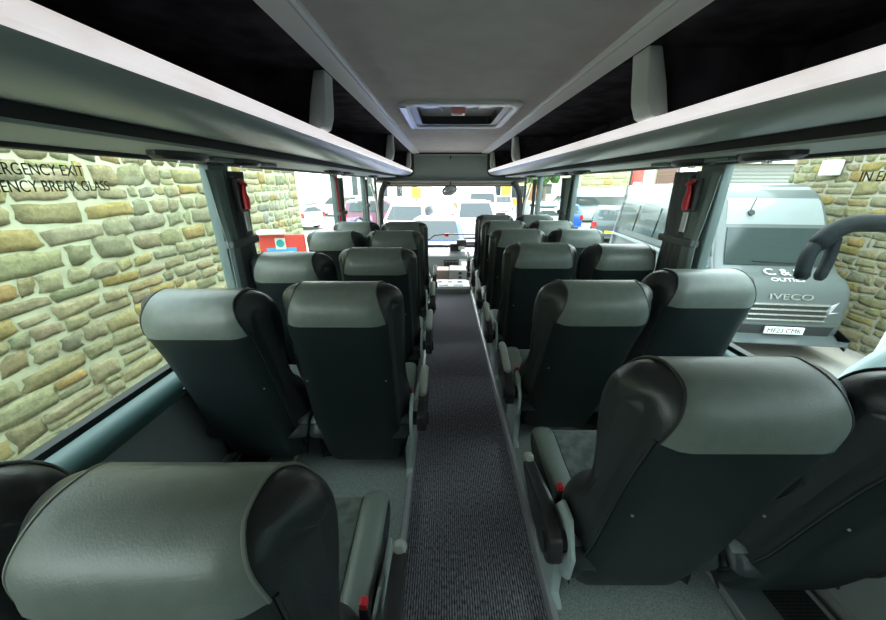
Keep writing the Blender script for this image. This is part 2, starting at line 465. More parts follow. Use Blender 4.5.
mb = ring(MB(), [(rrect(.35, B-.04, .05), -.012), (rrect(.30, B-.09, .05), -.008), (rrect(.30, B-.09, .05), .055), (rrect(.36, B-.03, .05), .055)])
mb.build('hatch_seal', M['blackplastic'], h, True)
MB().box(-.36, .36, -B+.02, B-.02, .055, .065).build('hatch_panel', M['roofglass'], h)
for sx in (-.15, .15):
    MB().tube([(sx*1.3, -.25, .045), (sx, -.1, .04), (sx*.8, .1, .045)], .006, 6).build('hatch_strut', M['dash'], h, True)
hd = MB().box(-.055, .055, -.02, .09, .01, .052, .008).build('hatch_handle', M['pinkred'], h, True)
MB().box(-.03, .03, .0, .05, .004, .012, .003).build('handle_grip', M['white'], hd, True)
mb = MB().box(-.405, -.363, -B+.02, B-.03, -.0315, -.025); mb.build('blue_edge_strip', M['blueled'], h)

# ------------------------------------------------------------------ overhead bins
def bin_(s, nm, fins):
    t = thing('overhead_bin', 'long open overhead luggage bin with bright white lip along the %s side' % nm, 'luggage bin', (0, 0, 0), group=None)
    YA, YB = Y0+.02, 6.18
    lining = [(.640, 1.985), (WX-.005, 1.985), (WX-.005, 1.665), (.70, 1.695), (.69, 1.69), (WX-.0, 1.655), (WX, 1.995), (.640, 1.995)]
    MB().prism([(s*x, z) for x, z in lining], 'y', YA, YB).build('bin_lining', M['bincarpet'], t)
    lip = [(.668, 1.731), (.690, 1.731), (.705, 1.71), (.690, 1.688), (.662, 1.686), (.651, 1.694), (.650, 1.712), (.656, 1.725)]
    MB().prism([(s*x, z) for x, z in lip], 'y', YA, YB+.03).build('glowing_lip', M['strip'], t, True)  # bin lip edge, its glow is added in the material
    und = [(.662, 1.6862), (.672, 1.670), (.695, 1.655), (.74, 1.643), (.80, 1.638), (.86, 1.641), (.93, 1.650), (.955, 1.650), (.955, 1.665), (.70, 1.692), (.69, 1.686)]
    MB().prism([(s*x, z) for x, z in und], 'y', YA, YB+.02).build('bin_underside', M['binunder'], t, True)
    sm = [(.945, 1.652), (.938, 1.618), (.955, 1.618), (.97, 1.655)]
    MB().prism([(s*x, z) for x, z in sm], 'y', YA, YB).build('dark_seam', M['seam'], t)
    pn = [(.938, 1.618), (.945, 1.610), (.97, 1.608), (WX-.04, 1.606), (WX, 1.602), (WX, 1.655), (.955, 1.655), (.955, 1.615)]
    MB().prism([(s*x, z) for x, z in pn], 'y', YA, YB).build('service_panel', M['panel'], t, True)
    gk = [(WX-.035, 1.607), (WX-.03, 1.592), (WX, 1.590), (WX, 1.604)]
    MB().prism([(s*x, z) for x, z in gk], 'y', YA, YB).build('panel_edge', M['seam'], t)
    for yf in fins:
        prf = [(.648, 1.982), (.645, 1.91), (.640, 1.84), (.640, 1.79), (.652, 1.74), (.668, 1.730), (.72, 1.74), (.715, 1.85), (.70, 1.982)]
        fm = MB().prism([(s*x, z) for x, z in prf], 'y', yf-.01, yf+.11, .008)
        fm.v = [(x, y-(1.955-z)*.38, z) for x, y, z in fm.v]
        fm.build('divider_fin', M['fin'], t, True)
        MB().box(s*.70, s*(WX-.02), yf+.04, yf+.055, 1.70, 1.985).build('divider', M['bincarpet'], t)
    # black padded end
    ec = [(.630, 1.985), (.628, 1.85), (.632, 1.72), (.645, 1.665), (.70, 1.62), (.90, 1.60), (WX-.01, 1.58), (WX-.01, 1.99)]
    MB().prism([(s*x, z) for x, z in ec], 'y', YB+.02, YB+.075, .012).build('padded_end', M['blackplastic'], t, True)
    # reading lights and air vents beneath, one cluster per row pair
    for yv in (-.1, 1.35, 1.75, 3.15, 3.5, 4.9):
        c = (s*1.085, yv, 1.61)
        q = MB()
        n = 24
        pts0 = [(c[0]+.065*math.cos(2*math.pi*k/n), c[1]+.13*math.sin(2*math.pi*k/n)) for k in range(n)]
        pts1 = [(c[0]+.055*math.cos(2*math.pi*k/n), c[1]+.11*math.sin(2*math.pi*k/n)) for k in range(n)]
        pts2 = [(c[0]+.02*math.cos(2*math.pi*k/n), c[1]+.05*math.sin(2*math.pi*k/n)) for k in range(n)]
        ring(q, [(pts0, 1.61), (pts0, 1.592), (pts1, 1.580), (pts2, 1.586)])
        q.add([(x, y, 1.586) for x, y in pts2], [tuple(range(n))])
        u = q.build('air_vent', M['blackplastic'], t, True)
        MB().disc((c[0], c[1], 1.572), 'z', .016, .014, 14).build('reading_light', M['chrome'], u, True)
        MB().box(c[0]-.02*0-.03, c[0]+.03, c[1]+.15, c[1]+.30, 1.589, 1.606, .004).build('light_cover', M['pillar'], u, True)
    return t
bin_(-1, 'left', (-.3, 1.78, 3.88, 5.85))
b2 = bin_(1, 'right', (-.6, 1.50, 4.05, 5.9))

# ------------------------------------------------------------------ front bulkhead, blind, windscreen
mb = MB().prism([(6.30, 1.955), (6.28, 1.80), (6.29, 1.66), (6.33, 1.56), (6.55, 1.56), (6.55, 2.06), (6.30, 2.06)], 'x', -WX, WX)
fw = struct('wall_front', mb, M['head'], smooth=True)
MB().box(-.62, .62, 6.27, 6.32, 1.955, 1.975).build('top_rail', M['alu'], fw)
MB().box(-.64, .64, 6.24, 6.30, 1.975, 1.998).build('top_gap', M['seam'], fw)
MB().box(-.01, .01, 6.24, 6.29, 1.90, 1.95, .003).build('latch', M['blackplastic'], fw)
MB().prism([(6.24, 1.575), (6.22, 1.545), (6.26, 1.525), (6.55, 1.51), (6.55, 1.56), (6.32, 1.57)], 'x', -WX, WX).build('header_beam', M['dash'], fw)
MB().box(-WX, WX, 6.46, 6.52, -.9, .38).build('front_panel', M['dash'], fw)
ws = struct('window_11', MB().prism([(6.50, .38), (6.504, .38), (6.474, 1.53), (6.47, 1.53)], 'x', -WX+.03, WX-.03), M['clearglass'])
MB().box(-WX+.03, WX-.03, 6.455, 6.47, .36, .40).build('gasket', M['gasket'], ws)
bl = thing('roller_blind', 'rolled beige sun blind across the top of the windscreen', 'blind', (0, 6.33, 1.50))
MB().tube([(-1.16, 0, 0), (1.16, 0, 0)], .022, 12).build('blind_roll', M['beige'], bl, True)
MB().box(-1.16, 1.16, -.006, .006, -.045, -.02, .003).build('hem_bar', M['tan'], bl)
mr = thing('rear_view_mirror', 'oval interior mirror hanging from the top of the windscreen', 'mirror', (.0, 6.2, 1.535))
MB().tube([(0, 0, .0), (0, -.01, -.04), (-.02, -.02, -.09)], .012, 8).build('mirror_stem', M['blackplastic'], mr, True)
q = MB(); bm = bmesh.new(); bmesh.ops.create_uvsphere(bm, u_segments=20, v_segments=12, radius=1)
for w in bm.verts: w.co = Vector((w.co.x*.135-.015, w.co.y*.03-.03, w.co.z*.085-.14+w.co.x*.02))
q.bm(bm).build('mirror_housing', M['blackplastic'], mr, True)
q = MB(); bm = bmesh.new(); bmesh.ops.create_uvsphere(bm, u_segments=20, v_segments=12, radius=1)
for w in bm.verts: w.co = Vector((w.co.x*.115-.015, w.co.y*.012-.055, w.co.z*.065-.14+w.co.x*.02))
q.bm(bm).build('mirror_glass', M['chrome'], mr, True)
# wiper
wp = thing('windscreen_wiper', 'thin black wiper with a red clip lying low across the windscreen', 'wiper', (0, 6.47, .5))
MB().tube([(-.42, .06, -.02), (-.30, .06, .07), (-.05, .06, .10), (.62, .06, .08)], .013, 8).build('wiper_arm', M['blackplastic'], wp, True)
MB().box(-.10, -.02, .04, .07, .05, .11, .006).build('red_clip', M['red'], wp)
# white grab rails by the door and driver
for s, nm in ((-1, 'left'), (1, 'right')):
    g = thing('grab_rail', 'curved white grab rail beside the %s front pillar' % nm, 'grab rail', (s*1.2, 5.55, PZ-.42))
    path = [(s*.04, 0, .78), (s*.0, 0, .95), (s*-.02, .05, 1.25), (s*.0, .1, 1.55), (s*.05, .12, 1.75), (s*.07, .1, 1.87)]
    MB().tube(crom([Vector(p) for p in path], 5, False), .02, 10).build('rail_tube', M['white'], g, True)
    MB().tube([(s*.04, 0, 0), (s*.04, 0, .78)], .02, 10).build('rail_post', M['white'], g, True)
    MB().box(s*-.04, s*.09, -.03, .10, 1.05, 1.10, .01).build('rail_bracket', M['white'], g, True)

# ------------------------------------------------------------------ dashboard
d = thing('dashboard', 'grey dashboard with radio and small lit screen under the windscreen', 'dashboard', (0, 5.9, -.36))
def dz(z): return z+.36
q = MB().prism([(-.15, dz(-.36)), (-.15, dz(.12)), (-.05, dz(.30)), (.12, dz(.36)), (.54, dz(.36)), (.54, dz(-.36))], 'x', -1.06, 1.06, .02)
q.build('dash_body', M['dash'], d, True)
def face(name, x0, x1, z0, z1, m, dep=.012, par=d):   # on the sloping dash face y=-.15+(z-.12)*.555
    def yy(z): return -.15+(z-.12)*.555
    return MB().add([(x, yy(z)-k, dz(z)) for k in (0, dep) for x, z in ((x0, z0), (x1, z0), (x1, z1), (x0, z1))],
                    [(0,1,2,3), (7,6,5,4), (0,4,5,1), (1,5,6,2), (2,6,7,3), (3,7,4,0)]).build(name, m, par)
ra = face('radio', -.11, .14, .14, .245, M['blackplastic'])
for i in range(4): face('radio_button', -.09+i*.06, -.05+i*.06, .212, .230, M['dash'], .018, ra)
sc_ = face('screen_bezel', .16, .36, .12, .26, M['white'])
face('screen', .20, .32, .15, .22, M['screen'], .018, sc_)
tk = thing('ticket_machine', 'dark box-shaped ticket machine standing on the dashboard', 'ticket machine', (.15, 6.10, .0))
MB().box(-.15, .05, -.08, .08, 0, .13, .015).build('machine_body', M['blackplastic'], tk, True)
MB().prism([(-.10, .10), (-.085, .20), (.0, .20), (.05, .10)], 'x', -.03, .14, .01).build('machine_screen', M['seam'], tk, True)
MB().box(.0, .11, -.098, -.09, .03, .09).build('label', M['white'], tk)
tk.location.z = .362
# centre console
c = thing('switch_console', 'pale console with small switches rising in front of the tray', 'console', (.0, 5.30, -.36))
MB().box(-.02, .26, 0, .36, 0, dz(.19), .02).build('console_body', M['dashpanel'], c, True)
MB().box(-.28, -.02, .06, .36, 0, dz(.17), .02).build('tan_side', M['tan'], c, True)
for x, z in ((.13, .12), (.13, .05)):
    MB().box(x, x+.05, -.012, 0, dz(z), dz(z+.035), .003).build('switch', M['blackplastic'], c)
for i, z in enumerate((.14, .08, .02)):
    MB().box(.28, .37, .02+.0*i, .20, dz(z), dz(z)+.03, .008).build('rocker', M['white'] if i % 2 == 0 else M['blackplastic'], c, True)
MB().box(.26, .46, .05, .34, 0, dz(.16), .015).build('lever_box', M['blackplastic'], c, True)
MB().tube([(.42, -.03, dz(-.1)), (.42, -.05, dz(.05)), (.42, -.06, dz(.14))], [.012, .012, .022], 10).build('gear_lever', M['blackplastic'], c, True)
MB().box(.36, .48, -.10, .10, 0, dz(-.1), .01).build('lever_base', M['white'], c, True)
# cup tray at the aisle end
tr = thing('cup_tray', 'pale rounded tray with cup holes closing the front end of the aisle', 'tray', (0, 4.62, 0))
pts = rrect(.272, .20, .06)
pts = [(x, y+.21) for x, y in pts]
q = ring(MB(), [(pts, 0), (pts, .09), ([(x*.99, (y-.21)*.98+.21) for x, y in pts], .105), ([(x*.93, (y-.21)*.9+.21) for x, y in pts], .11)])
q.add([(x*.93, (y-.21)*.9+.21, .11) for x, y in pts], [tuple(range(len(pts)))])
q.build('tray_body', M['white'], tr, True)
ring(MB(), [([(x*1.005, (y-.21)*1.01+.21) for x, y in pts], .0), ([(x*1.005, (y-.21)*1.01+.21) for x, y in pts], .07)]).build('tray_skirt', M['dash'], tr, True)
for x, y, r in ((-.17, .26, .055), (-.02, .28, .05), (.13, .26, .055)):
    cu_ = MB().disc((x, y, .109), 'z', r, .006, 20).build('cup_rim', M['alu'], tr, True)
    MB().disc((x, y, .1152), 'z', r*.75, .001, 20).build('cup_hole', M['seam'], cu_)
for x in (-.12, .10):
    MB().box(x-.07, x+.07, -.0+.07, .10, .109, .113, .001).build('slot', M['seam'], tr)

# ------------------------------------------------------------------ seats
BP = [(-.02,-.22),(-.045,-.12),(-.058,.10),(-.056,.30),(-.056,.48),(-.062,.58),(-.063,.65),(-.045,.71),(0,.748),(.055,.752),
      (.105,.735),(.145,.685),(.158,.61),(.140,.53),(.105,.45),(.085,.38),(.10,.30),(.145,.22),(.165,.12),(.15,.02),(.10,-.07),(.04,-.16),(.01,-.22)]
bp = crom([Vector(p) for p in BP], 4)
def bhalf(y, z):
    t = max(0, min(1, (y+.045)/.15)); t = t*t*(3-2*t)
    lo = .012*max(0, min(1, (.1-z)/.3))
    return .203+.038*t-lo
x0_, ins_ = .64, .062
def insf(U):
    if U <= x0_: return 0
    s_ = min(1, (U-x0_)/(1-x0_)); return ins_*(1-math.sqrt(max(0, 1-s_*s_)))
MID = [(-.22, -.005), (-.10, .02), (.10, .05), (.30, .03), (.45, .02), (.55, .045), (.65, .05), (.75, .04)]
def midline(z):
    z = max(-.17, min(.665, z))
    for (a, ta), (b, tb) in zip(MID, MID[1:]):
        if z <= b: return ta+(tb-ta)*(z-a)/(b-a), z
def cheeks(mb):
    nr = normals2(bp); n = len(bp)
    mids = [midline(p.y) for p in bp]
    for sx in (-1, 1):
        v = []
        ks = [0, .15, .35, .6, .85, 1]
        for k in ks:
            for p, q, m_ in zip(bp, nr, mids):
                c_ = p-q*ins_; U = 1+.022*math.sin(k*math.pi/2)
                ty, tz = c_.x+(m_[0]-c_.x)*k, c_.y+(m_[1]-c_.y)*k
                hb = bhalf(p.x, p.y); v.append((sx*U*(hb+(bhalf(m_[0], m_[1])-hb)*k), ty, tz))
        f = [(i*n+j, i*n+(j+1) % n, (i+1)*n+(j+1) % n, (i+1)*n+j) for i in range(len(ks)-1) for j in range(n)]
        mb.add(v, f)
    bm = bmesh.new(); vs = [bm.verts.new(p) for p in mb.v]
    for q in mb.f: bm.faces.new([vs[i] for i in q])
    bmesh.ops.remove_doubles(bm, verts=list(bm.verts), dist=.0002)
    out = MB(); out.bm(bm); return out
body_mb = cheeks(pillow(MB(), bp, rstat(x0_, ins_, 7, 5), bhalf, caps=False))
iseam = min(range(len(bp)), key=lambda i: (bp[i]-Vector((-.062, .635))).length)
ifront = min(range(len(bp)), key=lambda i: (bp[i]-Vector((.13, .52))).length)
ibot = 1
def topf(z):
    k = max(0, min(1, (z-.60)/.15)); return 1-.19*k*k
xs = [-.187+.374*i/14 for i in range(15)]
cover_mb = patch(MB(), bp, list(range(iseam, ifront+1)), xs, bhalf, .005, insf, .01, topf)
xs2 = [-.190+.38*i/14 for i in range(15)]
shell_mb = patch(MB(), bp, list(range(ibot, iseam+1)), xs2, bhalf, .004, insf, .012)
def seam_path(x0, j0, j1, off, tf=False):
    nr = normals2(bp); out = []
    for j in range(j0, j1+1):
        p, q = bp[j], nr[j]; x = x0*(topf(p.y) if tf else 1); U = abs(x)/bhalf(p.x, p.y); c_ = p+q*(off-insf(U)); out.append((x, c_.x, c_.y))
    return out
pipe_mb = [MB().tube(seam_path(sx*.189, iseam, ifront, .004, True), .0035, 6) for sx in (-1, 1)]
spipe = [MB().tube(seam_path(sx*.193, ibot, iseam, .002), .004, 6) for sx in (-1, 1)]
# cushion
CP = [(-.03,.29),(-.03,.34),(.02,.375),(.15,.38),(.30,.39),(.42,.405),(.475,.395),(.49,.36),(.47,.32),(.40,.29),(.2,.28)]
cp = crom([Vector(p) for p in CP], 4)
ch_ = lambda y, z: .246
def cins(U):
    x0 = .80
    if U <= x0: return 0
    s_ = min(1, (U-x0)/(1-x0)); return .03*(1-math.sqrt(max(0, 1-s_*s_)))
cush_mb = pillow(MB(), cp, rstat(.80, .03, 5, 5), ch_)
ja = min(range(len(cp)), key=lambda i: (cp[i]-Vector((-.01, .36))).length)
jb = min(range(len(cp)), key=lambda i: (cp[i]-Vector((.48, .335))).length)
cpan = patch(MB(), cp, list(range(ja, jb)), [-.15+.30*i/8 for i in range(9)], ch_, .004, cins, .01)
def bolster(s):
    mb = MB(); nr = normals2(cp); jj = list(range(ja, jb+1)); n = len(jj)
    k = 9; v = []
    for i in range(k):
        a = math.pi*i/(k-1)
        x = s*(.196-.044*math.cos(a)); hgt = .020*math.sin(a)+.001
        for q, j in enumerate(jj):
            e = min(1, q/3, (n-1-q)/3)
            c_ = cp[j]+nr[j]*(hgt*(.35+.65*e)-cins(abs(x)/.25)*.6)
            v.append((x, c_.x, c_.y))
    f = [(i*n+q, i*n+q+1, (i+1)*n+q+1, (i+1)*n+q) for i in range(k-1) for q in range(n-1)]
    f += [tuple(i*n for i in range(k)), tuple(i*n+n-1 for i in range(k))]
    return mb.add(v, f)
def spl(mb):
    return mb
def make_seat(arm, pipe, tip=False):
    """arm: -1 armrest on -x, +1 on +x, 0 none"""
    t = thing('coach_seat', 'x', 'seat')
    b = body_mb.build('backrest', M['leather'], t, True); b.location = (0, 0, .325)
    shell_mb.build('back_shell', M['shell'], b, True)
    hc = cover_mb.build('headrest_cover', M['band'], b, True); hc['label'] = 'grey-green leather headrest cover'
    for k_ in (0, 1):
        pipe_mb[k_].build('piping', M[pipe], b, True)
        spipe[k_].build('shell_edge', M['darkpiping'], b, True)
    for x, z in ((-.165, .36), (.165, .36)): MB().disc((x, -.063, z), 'y', .0035, .004, 10).build('screw', M['alu'], b, True)
    cu = cush_mb.build('cushion', M['leather'], t, True)
    cpan.build('fabric_panel', M['fabric'], cu, True)
    for s in (-1, 1): bolster(s).build('side_bolster', M['bolster'], cu, True)
    MB().box(-.215, .215, .02, .38, .235, .295, .01).build('seat_frame', M['blackplastic'], t, True)
    s = arm if arm else 0
    a = s if s else 1
    # leg plate below
    legp = [(.03, .29), (.36, .29), (.28, .16), (.27, .012), (.33, 0), (.0, 0), (.05, .012), (.06, .16)]
    if s:
        MB().prism(legp, 'x', s*.205, s*.240, .006).build('leg', M['frame'], t, True)
        MB().box(-s*.20, -s*.244, .10, .16, .235, .275, .006).build('cross_beam', M['frame'], t, True)
    else:
        for e_ in (-1, 1): MB().box(e_*.20, e_*.246, .10, .16, .20, .275, .006).build('wall_bracket', M['frame'], t, True)
    if s:
        q = MB().prism([(-.075, .30), (-.085, .40), (-.03, .50), (.04, .50), (.10, .40), (.38, .33), (.38, .27), (-.03, .25)], 'x', s*.248, s*.262, .004)
        q.build('side_plate', M['frame'], t, True)
        ar = MB().prism([(-.055, .03), (-.05, -.04), (-.01, -.065), (.07, -.055), (.20, .03), (.27, .095), (.285, .125), (.26, .135), (.12, .10), (.02, .075), (-.03, .05)], 'x', s*.282, s*.325, .010)
        ar = ar.build('armrest', M['blackplastic'], t, True); ar.location = (0, -.02, .40)
        q = MB(); path = crom([Vector((s*.3035, .05, .094)), Vector((s*.3035, .15, .120)), Vector((s*.3035, .24, .142)), Vector((s*.3035, .285, .140))], 4, False)
        if tip: path = path[-4:]
        q.tube(path, [.012]+[.0215]*(len(path)-2)+[.016], 12)
        q.build('arm_pad', M['pad'], ar, True)
        MB().disc((s*.255, 0, 0), 'x', .033, s*.080, 20).build('pivot_cap', M['blackplastic'], ar, True)
        bk = MB().box(s*.224, s*.248, .108, .134, .37, .455, .004).build('belt_buckle', M['blackplastic'], t, True)
        bk.rotation_euler = (R(0), 0, 0)
        MB().box(s*.226, s*.246, .110, .132, .450, .472, .004).build('red_button', M['red'], bk, True)
    return t
protos = {}
for arm in (-1, 0, 1):
    for pipe in ('piping', 'darkpiping'):
        protos[(arm, pipe)] = [None, None]
used = {}
def place_seat(x, ytop, lean, arm, pipe, label, group, arot=0):
    key = (arm, pipe, arot < -12)
    if key not in used:
        used[key] = make_seat(arm, pipe, arot < -12); o = used[key]
    else: o = copy_tree(used[key])
    o['label'] = label; o['group'] = group
    ypiv = ytop+.11
    o.location = (x, ypiv, PZ)
    for ch in children(o):
        if ch.name.split('.')[0] == 'backrest': ch.rotation_euler = (R(lean), 0, 0)
        if ch.name.split('.')[0] == 'backrest' and lean < 5: ch.location = (-.01, 0, .232)
        if ch.name.split('.')[0] == 'armrest': ch.rotation_euler = (R(arot), 0, 0)
    return o
ordn = ['nearest', 'second', 'third', 'fourth', 'fifth', 'sixth']
AX = .525
Lr = [(.287, .29, 4, 4), (1.21, 1.21, 10, 16), (1.97, 1.97, 10, 17), (2.74, 2.74, 9, 10), (3.44, 3.44, 9, 9)]
Rr = [(.63, .61, 13, 15), (1.42, 1.42, 20, 10), (2.14, 2.14, 10, 12), (2.86, 2.86, 9, 9), (3.58, 3.58, 10, 10), (4.28, 4.28, 9, 9)]
for side_, rows, s in (('left', Lr, -1), ('right', Rr, 1)):
    for i, (ya, yw, la, lw) in enumerate(rows):
        pp = 'piping' if (s < 0 and i == 0) else 'darkpiping'
        last = ' behind the windscreen area' if i == len(rows)-1 else ''
        ax = {('left', 0): .545, ('right', 1): .54}.get((side_, i), .517 if s < 0 else .528)
        place_seat(s*ax, ya, la, -s, pp, 'grey-green topped black leather seat on the aisle in the %s row on the %s' % (ordn[i], side_), 'coach seats on the %s side' % side_, {('left', 0): -24, ('left', 1): -10, ('right', 0): -22}.get((side_, i), 0))
        place_seat((-1.042 if i == 0 else -1.012) if s < 0 else (1.055 if i == 1 else 1.036), yw, lw, 0, pp, 'grey-green topped black leather seat by the window in the %s row on the %s' % (ordn[i], side_), 'coach seats on the %s side' % side_)

# ------------------------------------------------------------------ curtains and hammers
def curtain(s, yc, wt, ws_, wb, lab, red=False, lin=1):
    t = thing('curtain', lab, 'curtain', (s*(WX-.012), yc, .76), group='tied curtains at the window pillars')
    H = .805; zs = .43
    def wid(z):
        if z > zs: k = (z-zs)/(H-zs); return ws_+(wt-ws_)*k**.8
        k = (zs-z)/zs; return ws_+(wb-ws_)*k**.7
    def sheet(u0, u1, n, dx, folds, amp):
        mb = MB(); nz = 22
        v = []
        for i in range(nz+1):
            z = H*i/nz; w = wid(z)
            for j in range(n+1):
                u = u0+(u1-u0)*j/n
                v.append((-s*(dx+amp*(.5+.5*math.sin(2*math.pi*folds*u+.6*math.sin(z*5)))), (u-.5)*w, z))
        f = [(i*(n+1)+j, i*(n+1)+j+1, (i+1)*(n+1)+j+1, (i+1)*(n+1)+j) for i in range(nz) for j in range(n)]
        return mb.add(v, f)
    def thick(o):
        md = o.modifiers.new('thick', 'SOLIDIFY'); md.thickness = .004; md.offset = 0
    o = sheet(0, 1, 60, .0, 6, .024).build('curtain_cloth', M['curtain'], t, True); thick(o)
    if lin:
        o = sheet(-.06, .34, 24, .018, 5, .014).build('lining_fold', M['curtain2'], t, True); thick(o)
    if red:
        o = sheet(-.07, .05, 12, .02, 5, .012).build('red_strap', M['red'], t, True); thick(o)
    MB().box(s*.008, -s*.045, -ws_*.55, ws_*.58, zs-.022, zs+.022, .012).build('tie_back', M['curtain'], t, True)
    return t
def hammer(s, y, z, lab):
    t = thing('emergency_hammer', lab, 'hammer', (s*(WX-.085), y, z), group='emergency hammers')
    MB().box(s*.0, s*.03, -.035, .035, -.0, .17, .004).build('holder', M['blackplastic'], t)
    MB().tube([(-s*.012, 0, .01), (-s*.014, 0, .06), (-s*.010, .0, .10), (-s*.012, .01, .14)], [.016, .018, .011, .010], 10).build('hammer_handle', M['red'], t, True)
    MB().tube([(-s*.012, -.028, .155), (-s*.012, .0, .145), (-s*.012, .028, .135)], [.005, .012, .010], 10).build('hammer_head', M['red'], t, True)
    MB().box(-s*.002, s*.004, -.018, .018, -.11, -.005).build('instruction_label', M['white'], t)
curtain(-1, 1.93, .33, .24, .26, 'dark grey tied curtain on the left pillar beside the stone wall')
curtain(-1, 3.95, .30, .22, .26, 'dark tied curtain with red strap on the second left pillar', red=True)
curtain(-1, 5.30, .14, .12, .14, 'narrow dark curtain beside the left front pillar', lin=0)
curtain(1, 1.99, .36, .27, .31, 'dark grey tied curtain on the right pillar in front of the parked van')
curtain(1, 4.05, .30, .20, .26, 'dark tied curtain on the second right pillar')
curtain(1, 5.45, .16, .13, .16, 'narrow dark curtain beside the right front pillar', lin=0)
hammer(-1, 1.93, 1.36, 'red emergency hammer with white label on the left pillar curtain')
hammer(1, 1.90, 1.36, 'red emergency hammer with white label on the right pillar curtain')

# ------------------------------------------------------------------ lettering on the panes
def wtext(s, body, y, z, size, lab):
    o = textmesh('window_lettering', body, size, M['ink'], None, .0006, .76, 'RIGHT' if s < 0 else 'LEFT')
    if s < 0: orient(o, (0, 1, 0), (0, 0, 1), (-(WX+.029), y, z))
    else: orient(o, (0, -1, 0), (0, 0, 1), (WX+.029, y, z))
    tag(o, lab, 'lettering')
    return o
wtext(-1, 'EMERGENCY EXIT', 1.215, 1.525, .047, 'black words EMERGENCY EXIT on the left window')
wtext(-1, 'IN EMERGENCY BREAK GLASS', 1.29, 1.478, .047, 'black words IN EMERGENCY BREAK GLASS on the left window')
wtext(1, 'EMERGENCY EXIT', 1.10, 1.556, .047, 'black words EMERGENCY EXIT on the right window')
wtext(1, 'IN EMERGENCY BREAK GLASS', 1.245, 1.508, .047, 'black words IN EMERGENCY BREAK GLASS on the right window')

# ------------------------------------------------------------------ outside
GZ = -1.0
gmb = MB().box(-60, 60, -20, 90, GZ-.1, GZ)
g = gmb.build('ground', M['concrete']); g['kind'] = 'structure'

